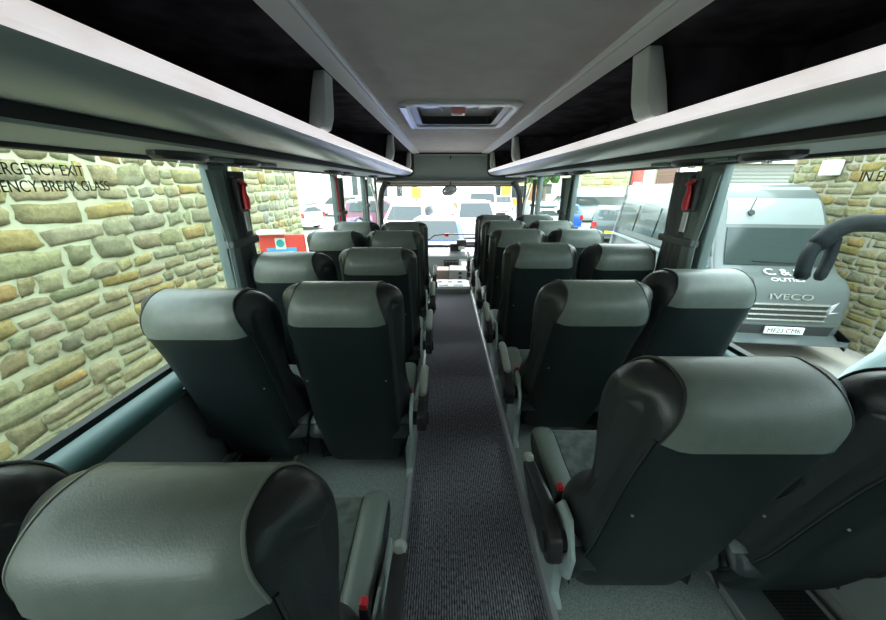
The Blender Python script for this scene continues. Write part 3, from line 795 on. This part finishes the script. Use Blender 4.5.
def stone_wall(name, x, nx, y0, y1, z0, z1, seed, label, hs=(.09, .21), ws_=(.14, .50), thick=.45, warm=1, axis='y', group=None, mort='mortar'):
    """wall whose face is at x, facing nx, running along y (or along x when axis='x')"""
    rnd = random.Random(seed)
    t = thing(name, label, 'wall', (0, 0, z0) if axis == 'y' else (0, 0, z0))
    def W(a, z, dpt):
        return (x+nx*dpt, a, z-z0) if axis == 'y' else (a, x+nx*dpt, z-z0)
    mb = MB()
    p, q = W(y0, z0, -thick), W(y1, z1, 0)
    mb.box(p[0], q[0], p[1], q[1], 0, z1-z0)
    mb.build('mortar_core', M[mort], t)
    v = []; f = []; cols = []
    pal = [(.40, .39, .27), (.36, .37, .28), (.41, .37, .23), (.36, .37, .29), (.30, .31, .25), (.42, .35, .18), (.41, .40, .30), (.33, .33, .26), (.39, .39, .31), (.37, .37, .28), (.40, .40, .31)]
    def stone(a0, a1, b0, b1):
        g_ = rnd.uniform(.008, .018)
        a0 += g_; a1 -= g_; b0 += g_*.9; b1 -= g_*.9
        if a1-a0 < .05 or b1-b0 < .03: return
        nu, nv = 5, 4
        j = min(.025, (b1-b0)*.16)
        cj = [(rnd.uniform(-j, j), rnd.uniform(-j, j)) for _ in range(4)]
        dep = rnd.uniform(.004, .014); k = len(v)
        ph = rnd.uniform(0, 9)
        c = rnd.choice(pal); m_ = rnd.uniform(.85, 1.15)
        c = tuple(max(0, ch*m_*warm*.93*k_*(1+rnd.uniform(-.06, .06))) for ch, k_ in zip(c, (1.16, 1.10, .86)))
        for iv in range(nv):
            for iu in range(nu):
                fu, fv = iu/(nu-1), iv/(nv-1)
                dx = (cj[0][0]*(1-fu)*(1-fv)+cj[1][0]*fu*(1-fv)+cj[2][0]*fu*fv+cj[3][0]*(1-fu)*fv)
                dz2 = (cj[0][1]*(1-fu)*(1-fv)+cj[1][1]*fu*(1-fv)+cj[2][1]*fu*fv+cj[3][1]*(1-fu)*fv)
                e = iu in (0, nu-1) or iv in (0, nv-1)
                corner = iu in (0, nu-1) and iv in (0, nv-1)
                rr = rnd.uniform(-.8, .8)*j if e else 0
                cu_, cv_ = (.5-fu)*(.05 if corner else 0), (.5-fv)*(.09 if corner else 0)
                aa = a0+(a1-a0)*(fu+cu_)+dx+rr; bb = b0+(b1-b0)*(fv+cv_)+dz2+(rnd.uniform(-.5, .5)*j if e else 0)
                d_ = dep*(.6 if e else 1)+ (0 if e else .006*math.sin(7*fu+ph)+rnd.uniform(-.004, .004))
                v.append(W(aa, bb, max(d_, .003)))
        for iv in range(nv-1):
            for iu in range(nu-1):
                f.append((k+iv*nu+iu, k+iv*nu+iu+1, k+(iv+1)*nu+iu+1, k+(iv+1)*nu+iu))
        # skirt
        rim = [iu for iu in range(nu)]+[iv*nu+nu-1 for iv in range(1, nv)]+[(nv-1)*nu+iu for iu in range(nu-2, -1, -1)]+[iv*nu for iv in range(nv-2, 0, -1)]
        kk = len(v)
        for r_ in rim:
            q_ = list(v[k+r_])
            if axis == 'y': q_[0] = x-nx*.01
            else: q_[1] = x-nx*.01
            v.append(tuple(q_))
        m2 = len(rim)
        for i in range(m2): f.append((k+rim[i], k+rim[(i+1) % m2], kk+(i+1) % m2, kk+i))
        cols.extend([c]*(nu*nv+m2))
    z = z0
    while z < z1-.08:
        h_ = rnd.uniform(*hs); 
        if z+h_ > z1: h_ = z1-z
        a = y0+rnd.uniform(-.0, .1)
        while a < y1-.12:
            w_ = rnd.uniform(*ws_)*(1 if h_ > .15 else .85)
            a1 = min(a+w_, y1)
            r_ = rnd.random()
            if h_ > .17 and r_ < .30:
                m_ = z+h_*rnd.uniform(.35, .65); stone(a, a1, z, m_); stone(a, a1, m_, z+h_)
            elif r_ < .40 and a1-a > .3:
                m_ = a+(a1-a)*rnd.uniform(.25, .75); stone(a, m_, z, z+h_); stone(m_, a1, z, z+h_)
            else: stone(a, a1, z+rnd.uniform(-.012, .012), z+h_+rnd.uniform(-.012, .012))
            a = a1
        z += h_
    smb = MB(); smb.v = v; smb.f = f
    me = bpy.data.meshes.new('stone_face'); me.from_pydata(v, [], f)
    at = me.color_attributes.new('tone', 'FLOAT_COLOR', 'POINT')
    for i, c_ in enumerate(cols): at.data[i].color = (*c_, 1)
    me.materials.append(M['stone'])
    o = bpy.data.objects.new('stone_face', me); COL.objects.link(o); o.parent = t
    bm = bmesh.new(); bm.from_mesh(me); bmesh.ops.recalc_face_normals(bm, faces=list(bm.faces)); bm.to_mesh(me); bm.free()
    me.polygons.foreach_set('use_smooth', [True]*len(me.polygons))
    return t
stone_wall('stone_wall', -3.1, 1, -1.2, 7.2, GZ, 2.6, 4, 'yellowish rubble stone wall close beside the left windows')
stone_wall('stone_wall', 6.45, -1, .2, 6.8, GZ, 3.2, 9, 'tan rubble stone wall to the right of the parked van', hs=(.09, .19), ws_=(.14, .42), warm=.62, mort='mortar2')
bx_ = thing('wall_box', 'small white box fixed high on the stone wall right of the van', 'box', (6.43, 6.05, 1.63))
MB().box(-.16, 0, -.11, .11, 0, .24, .02).build('box_body', M['white'], bx_, True)
MB().box(-.175, -.16, -.09, .09, .02, .22, .006).build('box_lid', M['wplate'], bx_, True)

# ---- vehicles
def vehicle(kind, L, W, H, pm, label, loc, rz, group=None, detail=1, name=None, roofm=None):
    nm = name or {'hatch': 'hatchback_car', 'suv': 'estate_car', 'van': 'panel_van'}[kind]
    t = thing(nm, label, 'van' if kind == 'van' else 'car', loc, rz, group)
    if kind == 'hatch':
        belt = .62*H
        P = [(-.5*L, .30), (-.5*L, .55), (-.485*L, belt), (-.40*L, .90*H), (-.34*L, .985*H), (-.1*L, H), (.05*L, .985*H), (.24*L, belt+.03), (.42*L, .52*H), (.49*L, .42*H), (.5*L, .30), (.48*L, .2), (-.47*L, .2)]
        wsP = ((.235*L, belt+.03), (.07*L, .965*H)); rwP = ((-.475*L, belt+.04), (-.40*L, .92*H))
        sideP = [(-.36*L, belt+.03), (.19*L, belt+.03), (.04*L, .94*H), (-.08*L, .955*H), (-.32*L, .93*H)]
    elif kind == 'suv':
        belt = .60*H
        P = [(-.5*L, .35), (-.5*L, .6), (-.49*L, belt), (-.45*L, .93*H), (-.38*L, H), (0, H), (.08*L, .98*H), (.23*L, belt+.03), (.44*L, .56*H), (.5*L, .44*H), (.5*L, .32), (.47*L, .24), (-.47*L, .24)]
        wsP = ((.225*L, belt+.04), (.095*L, .955*H)); rwP = ((-.487*L, belt+.05), (-.45*L, .92*H))
        sideP = [(-.43*L, belt+.03), (.19*L, belt+.03), (.07*L, .93*H), (-.4*L, .94*H)]
    else:
        belt = .50*H
        P = [(-.5*L, .35), (-.5*L, belt), (-.495*L, .93*H), (-.47*L, H), (0, H), (.15*L, H), (.22*L, .955*H), (.30*L, .80*H), (.375*L, .56*H), (.46*L, .47*H), (.495*L, .40*H), (.5*L, .22*H), (.49*L, .13*H), (-.48*L, .13*H)]
        wsP = ((.385*L, .545*H), (.305*L, .785*H)); rwP = ((-.498*L, belt+.1), (-.496*L, .88*H))
        sideP = [(-.46*L, belt+.04), (.20*L, belt+.04), (.20*L, .78*H), (-.46*L, .78*H)]
    pr = crom([Vector(p) for p in P], 3)
    def hf(y, z):
        k = max(0, (z-belt)/(H-belt)); r = W/2*(1-(.20 if kind != 'van' else .10)*k)
        e = abs(y)/(L/2); r *= 1-.10*max(0, (e-.75)/.25)**2
        return r
    bd = pillow(MB(), pr, rstat(.88, .06, 4, 6), hf).build('body', pm, t, True)
    def pane(nm_, a, b, k=.84, m=M['carglass'], off=.02):
        d_ = Vector((b[0]-a[0], b[1]-a[1])).normalized(); n = Vector((d_.y, -d_.x));
        if (n.x > 0) != (a[0] > 0): n = -n
        v = []
        for (y, z) in (a, b):
            w_ = hf(y, z)*k
            for x in (-w_, -w_*.5, 0, w_*.5, w_):
                v.append((x, y+n.x*off*(1 if abs(x) < w_*.9 else .4), z+n.y*off))
        vv = v+[(x, y-n.x*.03, z-n.y*.03) for x, y, z in v]
        f = [(i, i+1, i+6, i+5) for i in range(4)]+[(i+10, i+15, i+16, i+11) for i in range(4)]
        rim = [0,1,2,3,4,9,8,7,6,5]
        f += [(rim[i], rim[(i+1) % 10], rim[(i+1) % 10]+10, rim[i]+10) for i in range(10)]
        return MB().add(vv, f).build(nm_, m, t)
    pane('windscreen', *wsP); pane('rear_window', *rwP, k=.78)
    for s in (-1, 1):
        if detail:
            a = sideP
            q = MB()
            o_ = [(s*(hf(y, z)+.006), y, z) for y, z in a]; i_ = [(s*(hf(y, z)-.05), y, z) for y, z in a]
            n = len(a)
            q.add(o_+i_, [tuple(range(n)), tuple(range(n, 2*n))]+[(k, (k+1) % n, (k+1) % n+n, k+n) for k in range(n)])
            q.build('side_window', M['carglass'], t)
        for y in (-.30*L if kind != 'van' else -.28*L, .31*L if kind != 'van' else .34*L):
            r = .32 if kind != 'van' else .36
            wh = MB().disc((s*(W/2-.20), y, r), (s, 0, 0), r, .21, 24).build('wheel', M['tyre'], t, True)
            MB().disc((s*(W/2+.005), y, r), (s, 0, 0), r*.62, .012, 20).build('hub', M['alloy'], wh, True)
        z = P[9][1] if kind != 'van' else .36*H
        yb = .488*L
        MB().box(s*W*.26, s*W*.43, .455*L, yb, .40*H if kind != 'van' else .30*H, .47*H if kind != 'van' else .37*H, .02).build('headlight', M['lamp'], t, True)
        MB().box(s*W*.36, s*W*.46, -.50*L-.004, -.46*L, .42*H, .60*H, .015).build('tail_light', M['tail'], t, True)
    MB().box(-W*.40, W*.40, .47*L, .503*L, .16*H, .24*H, .02).build('bumper', M['vandark'], t, True)
    MB().box(-.26, .26, -.5*L-.012, -.49*L, .42 if kind != 'van' else .5, .53 if kind != 'van' else .61).build('number_plate', M['yplate'], t)
    MB().box(-.26, .26, .495*L, .5*L+.012, .38, .49).build('number_plate', M['wplate'], t)
    return t, hf

# the grey van facing the coach
V_L, V_W, V_H = 4.95, 1.80, 2.50
vt = thing('minibus_van', 'grey minibus with white plate parked nose forward outside the right windows', 'van')
van_rot = R(180-7)
vt.location = (5.22, 4.55+V_L/2, GZ); vt.rotation_euler = (0, 0, van_rot)
L, W, H = V_L, V_W, V_H
P = [(-.5*L, .35), (-.5*L, 1.2), (-.495*L, 2.30), (-.48*L, H-.03), (-.2*L, H), (.20*L, H), (.265*L, H-.06), (.315*L, H-.26), (.355*L, 1.86), (.41*L, 1.32), (.462*L, 1.18), (.488*L, 1.02), (.5*L, .75), (.498*L, .40), (.47*L, .30), (-.48*L, .32)]
pr = crom([Vector(p) for p in P], 4)
def vhf(y, z):
    k = max(0, (z-1.25)/(H-1.25)); r = W/2*(1-.20*k)
    e = max(0, (y-.30*L)/(.2*L)); return r*(1-.10*e*e)
pillow(MB(), pr, rstat(.86, .10, 6, 6), vhf).build('body', M['vangrey'], vt, True)
def sheet_on(name, pts, m, s, off=.008, th=.03):
    n = len(pts)
    o_ = [(s*(vhf(y, z)+off), y, z) for y, z in pts]; i_ = [(s*(vhf(y, z)-th), y, z) for y, z in pts]
    return MB().add(o_+i_, [tuple(range(n)), tuple(range(n, 2*n))]+[(k, (k+1) % n, (k+1) % n+n, k+n) for k in range(n)]).build(name, m, vt)
def front_sheet(name, yz, k0, k1, m, off=.015, n=9, par=vt):
    """sheet across the nose following (y,z) polyline, from -k to k of the half width (k0 bottom, k1 top)"""
    v = []; rows = len(yz)
    for r_ in range(rows):
        y, z = yz[r_]
        a = Vector(yz[min(r_+1, rows-1)])-Vector(yz[max(r_-1, 0)]); a.normalize(); nn = Vector((a.y, -a.x))
        if nn.x < 0: nn = -nn
        kk = k0+(k1-k0)*r_/(rows-1)
        for i in range(n+1):
            u = -1+2*i/n; x = u*kk*vhf(y, z)
            drop = .10*max(0, (abs(u*kk)-.86)/.14)**2
            v.append((x, y+nn.x*(off-drop), z+nn.y*(off-drop)))
    m1 = rows*(n+1)
    bk = [(x, y-.05, z) for x, y, z in v]
    f = [(r_*(n+1)+i, r_*(n+1)+i+1, (r_+1)*(n+1)+i+1, (r_+1)*(n+1)+i) for r_ in range(rows-1) for i in range(n)]
    f2 = [tuple(a+m1 for a in q) for q in f]
    rim = list(range(n+1))+[r_*(n+1)+n for r_ in range(1, rows)]+[(rows-1)*(n+1)+i for i in range(n-1, -1, -1)]+[r_*(n+1) for r_ in range(rows-2, 0, -1)]
    c_ = len(rim); f3 = [(rim[i], rim[(i+1) % c_], rim[(i+1) % c_]+m1, rim[i]+m1) for i in range(c_)]
    return MB().add(v+bk, f+f2+f3).build(name, m, par, True)
front_sheet('windscreen', [(.408*L, 1.335), (.382*L, 1.60), (.355*L, 1.86)], .86, .84, M['carglass'])
front_sheet('roof_cap', [(.348*L, 1.91), (.333*L, 2.08), (.315*L, 2.24), (.265*L, 2.44), (.20*L, 2.50), (0, 2.502), (-.2*L, 2.502), (-.47*L, 2.475)], .86, .86, M['vanroof'], .012, 13)
for s in (-1, 1):
    sheet_on('cab_window', [(.20*L, 1.42), (.375*L, 1.42), (.33*L, 1.85), (.20*L, 1.88)], M['carglass'], s)
    for a in (-.44, -.23, -.02):
        sheet_on('side_window', [(a*L, 1.42), ((a+.195)*L, 1.42), ((a+.195)*L, 2.02), (a*L, 2.02)], M['carglass'], s)
    sheet_on('side_band', [(-.49*L, 1.20), (.38*L, 1.20), (.38*L, 1.26), (-.49*L, 1.26)], M['vanroof'], s, .006)
    for y in (-.28*L, .345*L):
        MB().disc((s*(W/2-.22), y, .37), (s, 0, 0), .44, .215, 28).build('wheel_arch', M['vandark'], vt, True)
        wh = MB().disc((s*(W/2-.20), y, .36), (s, 0, 0), .36, .21, 28).build('wheel', M['tyre'], vt, True)
        MB().disc((s*(W/2+.008), y, .36), (s, 0, 0), .22, .012, 20).build('hub', M['alloy'], wh, True)
    hq = [(.52, .500, .84), (.52, .500, .74), (.66, .496, .76), (.80, .474, .86), (.79, .472, 1.00), (.66, .490, .92)]
    hv = [(s*x, y*L+.02, z) for x, y, z in hq]+[(s*x, y*L-.12, z) for x, y, z in hq]
    MB().add(hv, [tuple(range(6)), tuple(range(6, 12))]+[(k, (k+1) % 6, (k+1) % 6+6, k+6) for k in range(6)]).build('headlight', M['psilver'], vt)
front_sheet('grille', [(.5*L, .60), (.4995*L, .72), (.497*L, .86)], .62, .60, M['vandark'], .012)
for z in (.62, .70, .78, .86):
    front_sheet('grille_bar', [(.499*L+.004, z-.012), (.4982*L+.004, z+.012)], .64, .64, M['chrome'], .022, 9)
front_sheet('bumper', [(.475*L, .30), (.498*L, .38), (.5*L, .48), (.5*L, .54)], .78, .82, M['vandark'], .02)
front_sheet('bumper_lip', [(.5*L, .54), (.5*L, .57)], .86, .86, M['vangrey'], .03)
pl = MB().box(-.26, .26, .51*L, .514*L, .42, .53, .004).build('number_plate', M['wplate'], vt)
o = textmesh('plate_text', 'MF23 CMK', .098, M['ink'], pl, .001, 1.0, 'CENTER'); orient(o, (-1, 0, 0), (0, 0, 1), (0, .5142*L, .440))
o = textmesh('bonnet_text', 'C & S', .20, M['white'], vt, .002, 1.1, 'CENTER'); orient(o, (-1, 0, 0), (0, -.89, .46), (0, .4465*L+.012, 1.235))
o = textmesh('bonnet_text', 'OUTIES', .09, M['white'], vt, .002, 1.5, 'CENTER'); orient(o, (-1, 0, 0), (0, -.80, .60), (0, .466*L+.012, 1.165))
o = textmesh('maker_text', 'IVECO', .12, M['chrome'], vt, .004, 1.7, 'CENTER'); orient(o, (-1, 0, 0), (0, -.2, .98), (0, .495*L+.012, .93))
MB().tube([(-.45, .412*L, 1.37), (.35, .408*L, 1.40)], .008, 6).build('wiper', M['blackplastic'], vt)
MB().tube([(.35, .335*L, 2.12), (.35, .345*L, 2.30)], .006, 6).build('antenna', M['blackplastic'], vt)
MB().disc((.35, .340*L, 2.08), (0, 1, .4), .045, .02, 14).build('roof_badge', M['vandark'], vt, True)

# coach parked alongside on the right: only corner and mirror arm are seen
nc = thing('neighbouring_coach', 'pale coach alongside at far right with a black mirror arm reaching forward', 'coach', (3.54, -2.04, GZ))
P = [(-4, .3), (-4, 2.6), (-3.8, 2.95), (2.0, 2.95), (2.9, 2.8), (3.35, 2.3), (3.78, 1.6), (3.92, 1.2), (3.95, .6), (3.85, .3)]
pr2 = crom([Vector(p) for p in P], 3)
pillow(MB(), pr2, rstat(.90, .10, 5, 4), lambda y, z: 1.22).build('body', M['pteal'], nc, True)
MB().add([(-1.0, 3.86, 1.55), (1.0, 3.86, 1.55), (1.0, 3.12, 2.66), (-1.0, 3.12, 2.66), (-1.0, 3.6, 1.5), (1.0, 3.6, 1.5), (1.0, 2.9, 2.6), (-1.0, 2.9, 2.6)],
         [(0,1,2,3), (7,6,5,4), (0,4,5,1), (1,5,6,2), (2,6,7,3), (3,7,4,0)]).build('windscreen', M['carglass'], nc)
for s in (-1, 1):
    for y in (-2.4, 2.6):
        MB().disc((s*1.0, y, .45), (s, 0, 0), .45, .22, 24).build('wheel', M['tyre'], nc, True)
    MB().box(s*1.20, s*1.235, -3.6, 2.4, 1.5, 2.5, .01).build('side_window', M['carglass'], nc)
# mirror arm (world coordinates minus coach origin)
def nc_pt(px, py, zc):     # pixel-derived design point turned into a world position once, at build time
    x = (px-443)/333*zc; v = (310-py)/333*zc; th = R(20.73)
    return Vector((CX+x, zc*math.cos(th)+v*math.sin(th), CZ+v*math.cos(th)-zc*math.sin(th)))
def q3(px, py, zc): return nc_pt(px, py, zc)-Vector((3.54, -2.04, GZ))
path = crom([q3(960, 226, 1.62), q3(915, 221, 1.64), q3(880, 223, 1.66), q3(850, 224, 1.69), q3(830, 232, 1.71), q3(813, 247, 1.73)], 4, False)
arm = MB().tube([(-.4, 3.2, 2.5)]+path, [.05]+[.043]*(len(path)-1)+[.032], 12).build('mirror_arm', M['armpaint'], nc, True)
path = crom([q3(818, 241, 1.73), q3(808, 252, 1.73), q3(802, 266, 1.73), q3(799, 279, 1.73)], 3, False)
MB().tube(path, [.033]*(len(path)-1)+[.022], 10).build('mirror_bracket', M['armpaint'], arm, True)
path = crom([q3(833, 238, 1.75), q3(829, 252, 1.75), q3(823, 266, 1.75), q3(816, 279, 1.75)], 3, False)
MB().tube(path, [.026]*(len(path)-1)+[.018], 10).build('mirror_bracket', M['armpaint'], arm, True)
MB().tube([q3(864, 386, 1.93), q3(880, 357, 1.91), q3(902, 320, 1.88), q3(940, 262, 1.84)], .04, 10).build('windscreen_pillar', M['psilver'], nc, True)
MB().tube([q3(812, 241, 1.72), q3(835, 239, 1.74)], .012, 8).build('bracket_plate', M['armpaint'], arm, True)

# red notice board beyond second left window
nb = thing('notice_board', 'red board with blue panel and round teal badge standing by the stone wall', 'sign', (-2.30, 4.55, GZ), R(12))
for x in (-.22, .22): MB().box(x-.02, x+.02, -.02, .02, 0, 1.3).build('post', M['vandark'], nb)
MB().box(-.29, .29, -.025, .025, 1.15, 1.86, .01).build('board', M['bred'], nb)
MB().box(-.21, .17, -.030, -.02, 1.30, 1.69).build('blue_panel', M['bblue'], nb)
MB().box(-.09, .04, -.034, -.02, 1.67, 1.82, .004).build('badge_plate', M['wplate'], nb)
MB().disc((-.025, -.034, 1.75), (0, -1, 0), .05, .006, 20).build('badge', M['bteal'], nb)
for z in (1.63, 1.56, 1.48): MB().box(-.17, .13, -.033, -.025, z-.02, z+.008).build('notice_line', M['wplate'], nb)
MB().box(-.27, .05, -.14, .03, 1.88, 1.93, .01).build('top_cover', M['wplate'], nb)

def feather():
    t = thing('feather_flag', 'tall red and white feather flag on a dark pole beyond the van', 'flag', (5.62, 11.0, GZ), R(10))
    MB().tube([(0, 0, 0), (0, 0, 3.6)], .03, 8).build('flag_pole', M['vandark'], t, True)
    q = MB(); v = []; nz = 10
    for i in range(nz+1):
        z = 2.0+1.7*i/nz; w = .42 if i < nz-2 else .42-.12*(i-nz+2)
        for j in range(5): v.append((.03+w*j/4, .03*math.sin(j+i*.8), z))
    f = [(i*5+j, i*5+j+1, (i+1)*5+j+1, (i+1)*5+j) for i in range(nz) for j in range(4)]
    o = q.add(v, f).build('flag_cloth', M['bred'], t, True); md = o.modifiers.new('thick', 'SOLIDIFY'); md.thickness = .006
    for z in (3.1, 2.45):
        MB().box(.10, .38, -.05, .05, z, z+.10, .02).build('flag_motif', M['wplate'], t)
feather()

vehicle('hatch', 4.0, 1.75, 1.5, M['pdark'], 'dark slate hatchback with yellow rear plate seen past the red flag', (8.15, 17.0, GZ), R(-24))
vehicle('van', 5.2, 1.95, 2.2, M['pteal'], 'pale van parked beyond the dark hatchback on the right', (9.6, 24.5, GZ), R(84))
vehicle('hatch', 3.9, 1.75, 1.45, M['pblue'], 'blue car parked left of the dark hatchback on the right', (6.75, 21.2, GZ), R(4))
vehicle('suv', 4.3, 1.8, 1.6, M['psilver'], 'silver car at the edge of the yard seen through the right front window', (4.75, 19.2, GZ), R(8))
vehicle('suv', 4.4, 1.8, 1.6, M['maroon'], 'maroon car parked side-on at left ahead of the coach', (-4.0, 21.5, GZ), R(-80))
vehicle('suv', 4.6, 1.9, 1.65, M['pwhite'], 'white car facing the coach just ahead of the windscreen', (-1.7, 15.8, GZ), R(172))
vehicle('suv', 4.6, 1.9, 1.75, M['psilver'], 'silver car facing the coach to the right of the white one', (1.3, 16.5, GZ), R(183))
vehicle('hatch', 3.9, 1.75, 1.5, M['pblue'], 'bright blue car close in front of the windscreen', (-.35, 10.6, GZ), R(178))
vehicle('van', 5.2, 2.0, 2.4, M['pwhite'], 'white van facing the coach far ahead right of the mirror', (2.6, 26.0, GZ), R(178))
vehicle('hatch', 4.0, 1.75, 1.5, M['psilver'], 'small silver car parked beside the far white van', (5.2, 31.5, GZ), R(170))
vehicle('suv', 4.3, 1.8, 1.6, M['pwhite'], 'white car parked beyond the end of the left stone wall', (-9.5, 21.0, GZ), R(60))
vehicle('suv', 4.3, 1.8, 1.6, M['psilver'], 'silver car parked farther left beyond the stone wall', (-9.0, 29.0, GZ), R(90))

# buildings
def building(name, x0, x1, y0, y1, h, wm, lab, wins=(), doors=(), roof=True, rm=None):
    t = thing(name, lab, 'building', ((x0+x1)/2, y0, GZ))
    cx = (x0+x1)/2
    MB().box(x0-cx, x1-cx, 0, y1-y0, 0, h).build('walls', wm, t)
    if roof: MB().prism([(-.3, h), ((y1-y0)/2, h+1.4), (y1-y0+.3, h)], 'x', x0-cx-.2, x1-cx+.2).build('roof', rm or M['slate'], t)
    for a, b, c_, d_ in wins:
        w_ = MB().box(a-cx, b-cx, -.06, .02, c_, d_).build('window', M['wplate'], t)
        MB().box(a-cx+.08, b-cx-.08, -.075, -.055, c_+.08, d_-.08).build('pane', M['carglass'], w_)
    for a, b, d_ in doors:
        MB().box(a-cx, b-cx, -.08, .02, 0, d_).build('door', M['brown'], t)
    return t
# garage with roller shutter beyond the van
gr = thing('garage_building', 'stone garage with slatted roller shutter and pale fascia behind the van', 'building', (11.0, 12.5, GZ))
MB().box(-3.70, 3.0, .12, .9, 0, 4.6).build('walls', M['mortar'], gr)
q = MB()
for i in range(26): q.prism([(.0, .12*i), (-.035, .12*i+.06), (0, .12*i+.12)], 'x', -1.7, 1.6)
q.box(-1.7, 1.6, 0, .1, 0, 3.12); q.build('roller_shutter', M['shutter'], gr)
MB().box(-1.9, 1.9, -.25, .1, 3.15, 3.75, .02).build('fascia', M['wplate'], gr)
for x in (-2.0, 1.7): MB().box(x, x+.28, -.08, .1, 0, 3.15).build('door_post', M['brown'], gr)
for x, m_ in ((7.35, 'brown'), (8.05, 'alloy')):
    dd = thing('barn_door', ('brown timber' if m_ == 'brown' else 'grey metal')+' door panel beside the garage behind the van', 'door', (x, 12.55, GZ))
    MB().box(0, .6, -.06, .06, 0, 3.6).build('door_leaf', M[m_], dd)
    MB().box(.5, .53, -.10, -.06, 1.0, 1.3).build('door_handle', M['chrome'], dd)
building('stone_barn', 10.2, 22.0, 27.2, 34, 6.0, M['mortar'], 'pale stone barn beyond the parked cars on the right', wins=((13.2, 14.4, 1.8, 3.2),), doors=((15.4, 16.4, 2.6),))
stone_wall('stone_wall', 27.1, -1, 10.2, 22.0, GZ, 5.0, 21, 'rubble stone facing of the barn beyond the parked cars', axis='x', hs=(.25, .5), ws_=(.4, 1.2), thick=.08)
building('warm_house', 12.0, 18.0, 46, 54, 5.5, M['pinkrender'], 'warm orange rendered house far beyond the right front window', wins=((13, 14, 1.2, 2.6), (15.5, 16.5, 1.2, 2.6)))
building('white_warehouse', -14.0, -2.0, 48, 60, 4.4, M['render'], 'long white building with dark vertical strips far ahead on the left', wins=tuple((x, x+.9, .8, 3.6) for x in (-12.6, -10.6, -8.6, -6.6, -4.6)), roof=False)
building('yellow_shop', 5.4, 10.4, 44, 52, 4.0, M['yellow'], 'low yellow fronted building far ahead on the right', wins=((5.2, 7.0, .8, 2.4), (8.2, 10.2, .8, 2.4)), roof=False)
ys = thing('yellow_sign', 'small yellow sign on a post ahead of the coach left of the mirror', 'sign', (-2.8, 34.0, GZ))
MB().tube([(0, 0, 0), (0, 0, 1.9)], .04, 8).build('sign_post', M['vandark'], ys)
MB().box(-.45, .45, -.03, .03, 1.2, 2.2, .01).build('sign_face', M['yellow'], ys)

def tree(x, y, h_, r, seed, lab):
    rnd = random.Random(seed)
    t = thing('leafy_tree', lab, 'tree', (x, y, GZ))
    MB().tube([(0, 0, 0), (.05, 0, h_*.4), (0, .05, h_*.65)], [.22, .16, .10], 8).build('trunk', M['bark'], t, True)
    q = MB()
    for k in range(13):
        bm = bmesh.new(); bmesh.ops.create_icosphere(bm, subdivisions=3, radius=r*rnd.uniform(.32, .55))
        c_ = Vector((rnd.gauss(0, r*.42), rnd.gauss(0, r*.42), h_*.72+rnd.gauss(0, r*.33)))
        for w in bm.verts:
            w.co = w.co*(1+.22*math.sin(w.co.x*9+k)*math.sin(w.co.y*8)*math.cos(w.co.z*9)+rnd.uniform(-.07, .07))+c_
        q.bm(bm)
    q.build('crown', M['leaf'], t)
tree(10.6, 39.5, 5.5, 1.9, 3, 'green tree between the barn and the orange house on the right')
tree(7.9, 28.5, 5.2, 1.2, 5, 'slim green tree beside the pale van on the right')

# ------------------------------------------------------------------ light
w = bpy.data.worlds.new('overcast'); SC.world = w; w.use_nodes = True
nt = w.node_tree; bg = nt.nodes['Background']
tc = nt.nodes.new('ShaderNodeTexCoord'); sp = nt.nodes.new('ShaderNodeSeparateXYZ'); rp = nt.nodes.new('ShaderNodeValToRGB')
nt.links.new(tc.outputs['Generated'], sp.inputs[0]); nt.links.new(sp.outputs['Z'], rp.inputs[0]); nt.links.new(rp.outputs[0], bg.inputs[0])
rp.color_ramp.elements[0].color = (.97, .98, 1, 1); rp.color_ramp.elements[1].color = (.80, .90, 1, 1)
bg.inputs['Strength'].default_value = 3.3
sun = bpy.data.lights.new('sun', 'SUN'); sun.energy = 2.0; sun.angle = R(6); sun.color = (1, .95, .88)
so = bpy.data.objects.new('sun', sun); COL.objects.link(so)
so.rotation_euler = (R(-48), 0, R(-6))
SC.view_settings.view_transform = 'Standard'; SC.view_settings.look = 'None'
SC.view_settings.gamma = 1; SC.view_settings.exposure = 1.22; SC.view_settings.use_curve_mapping = False
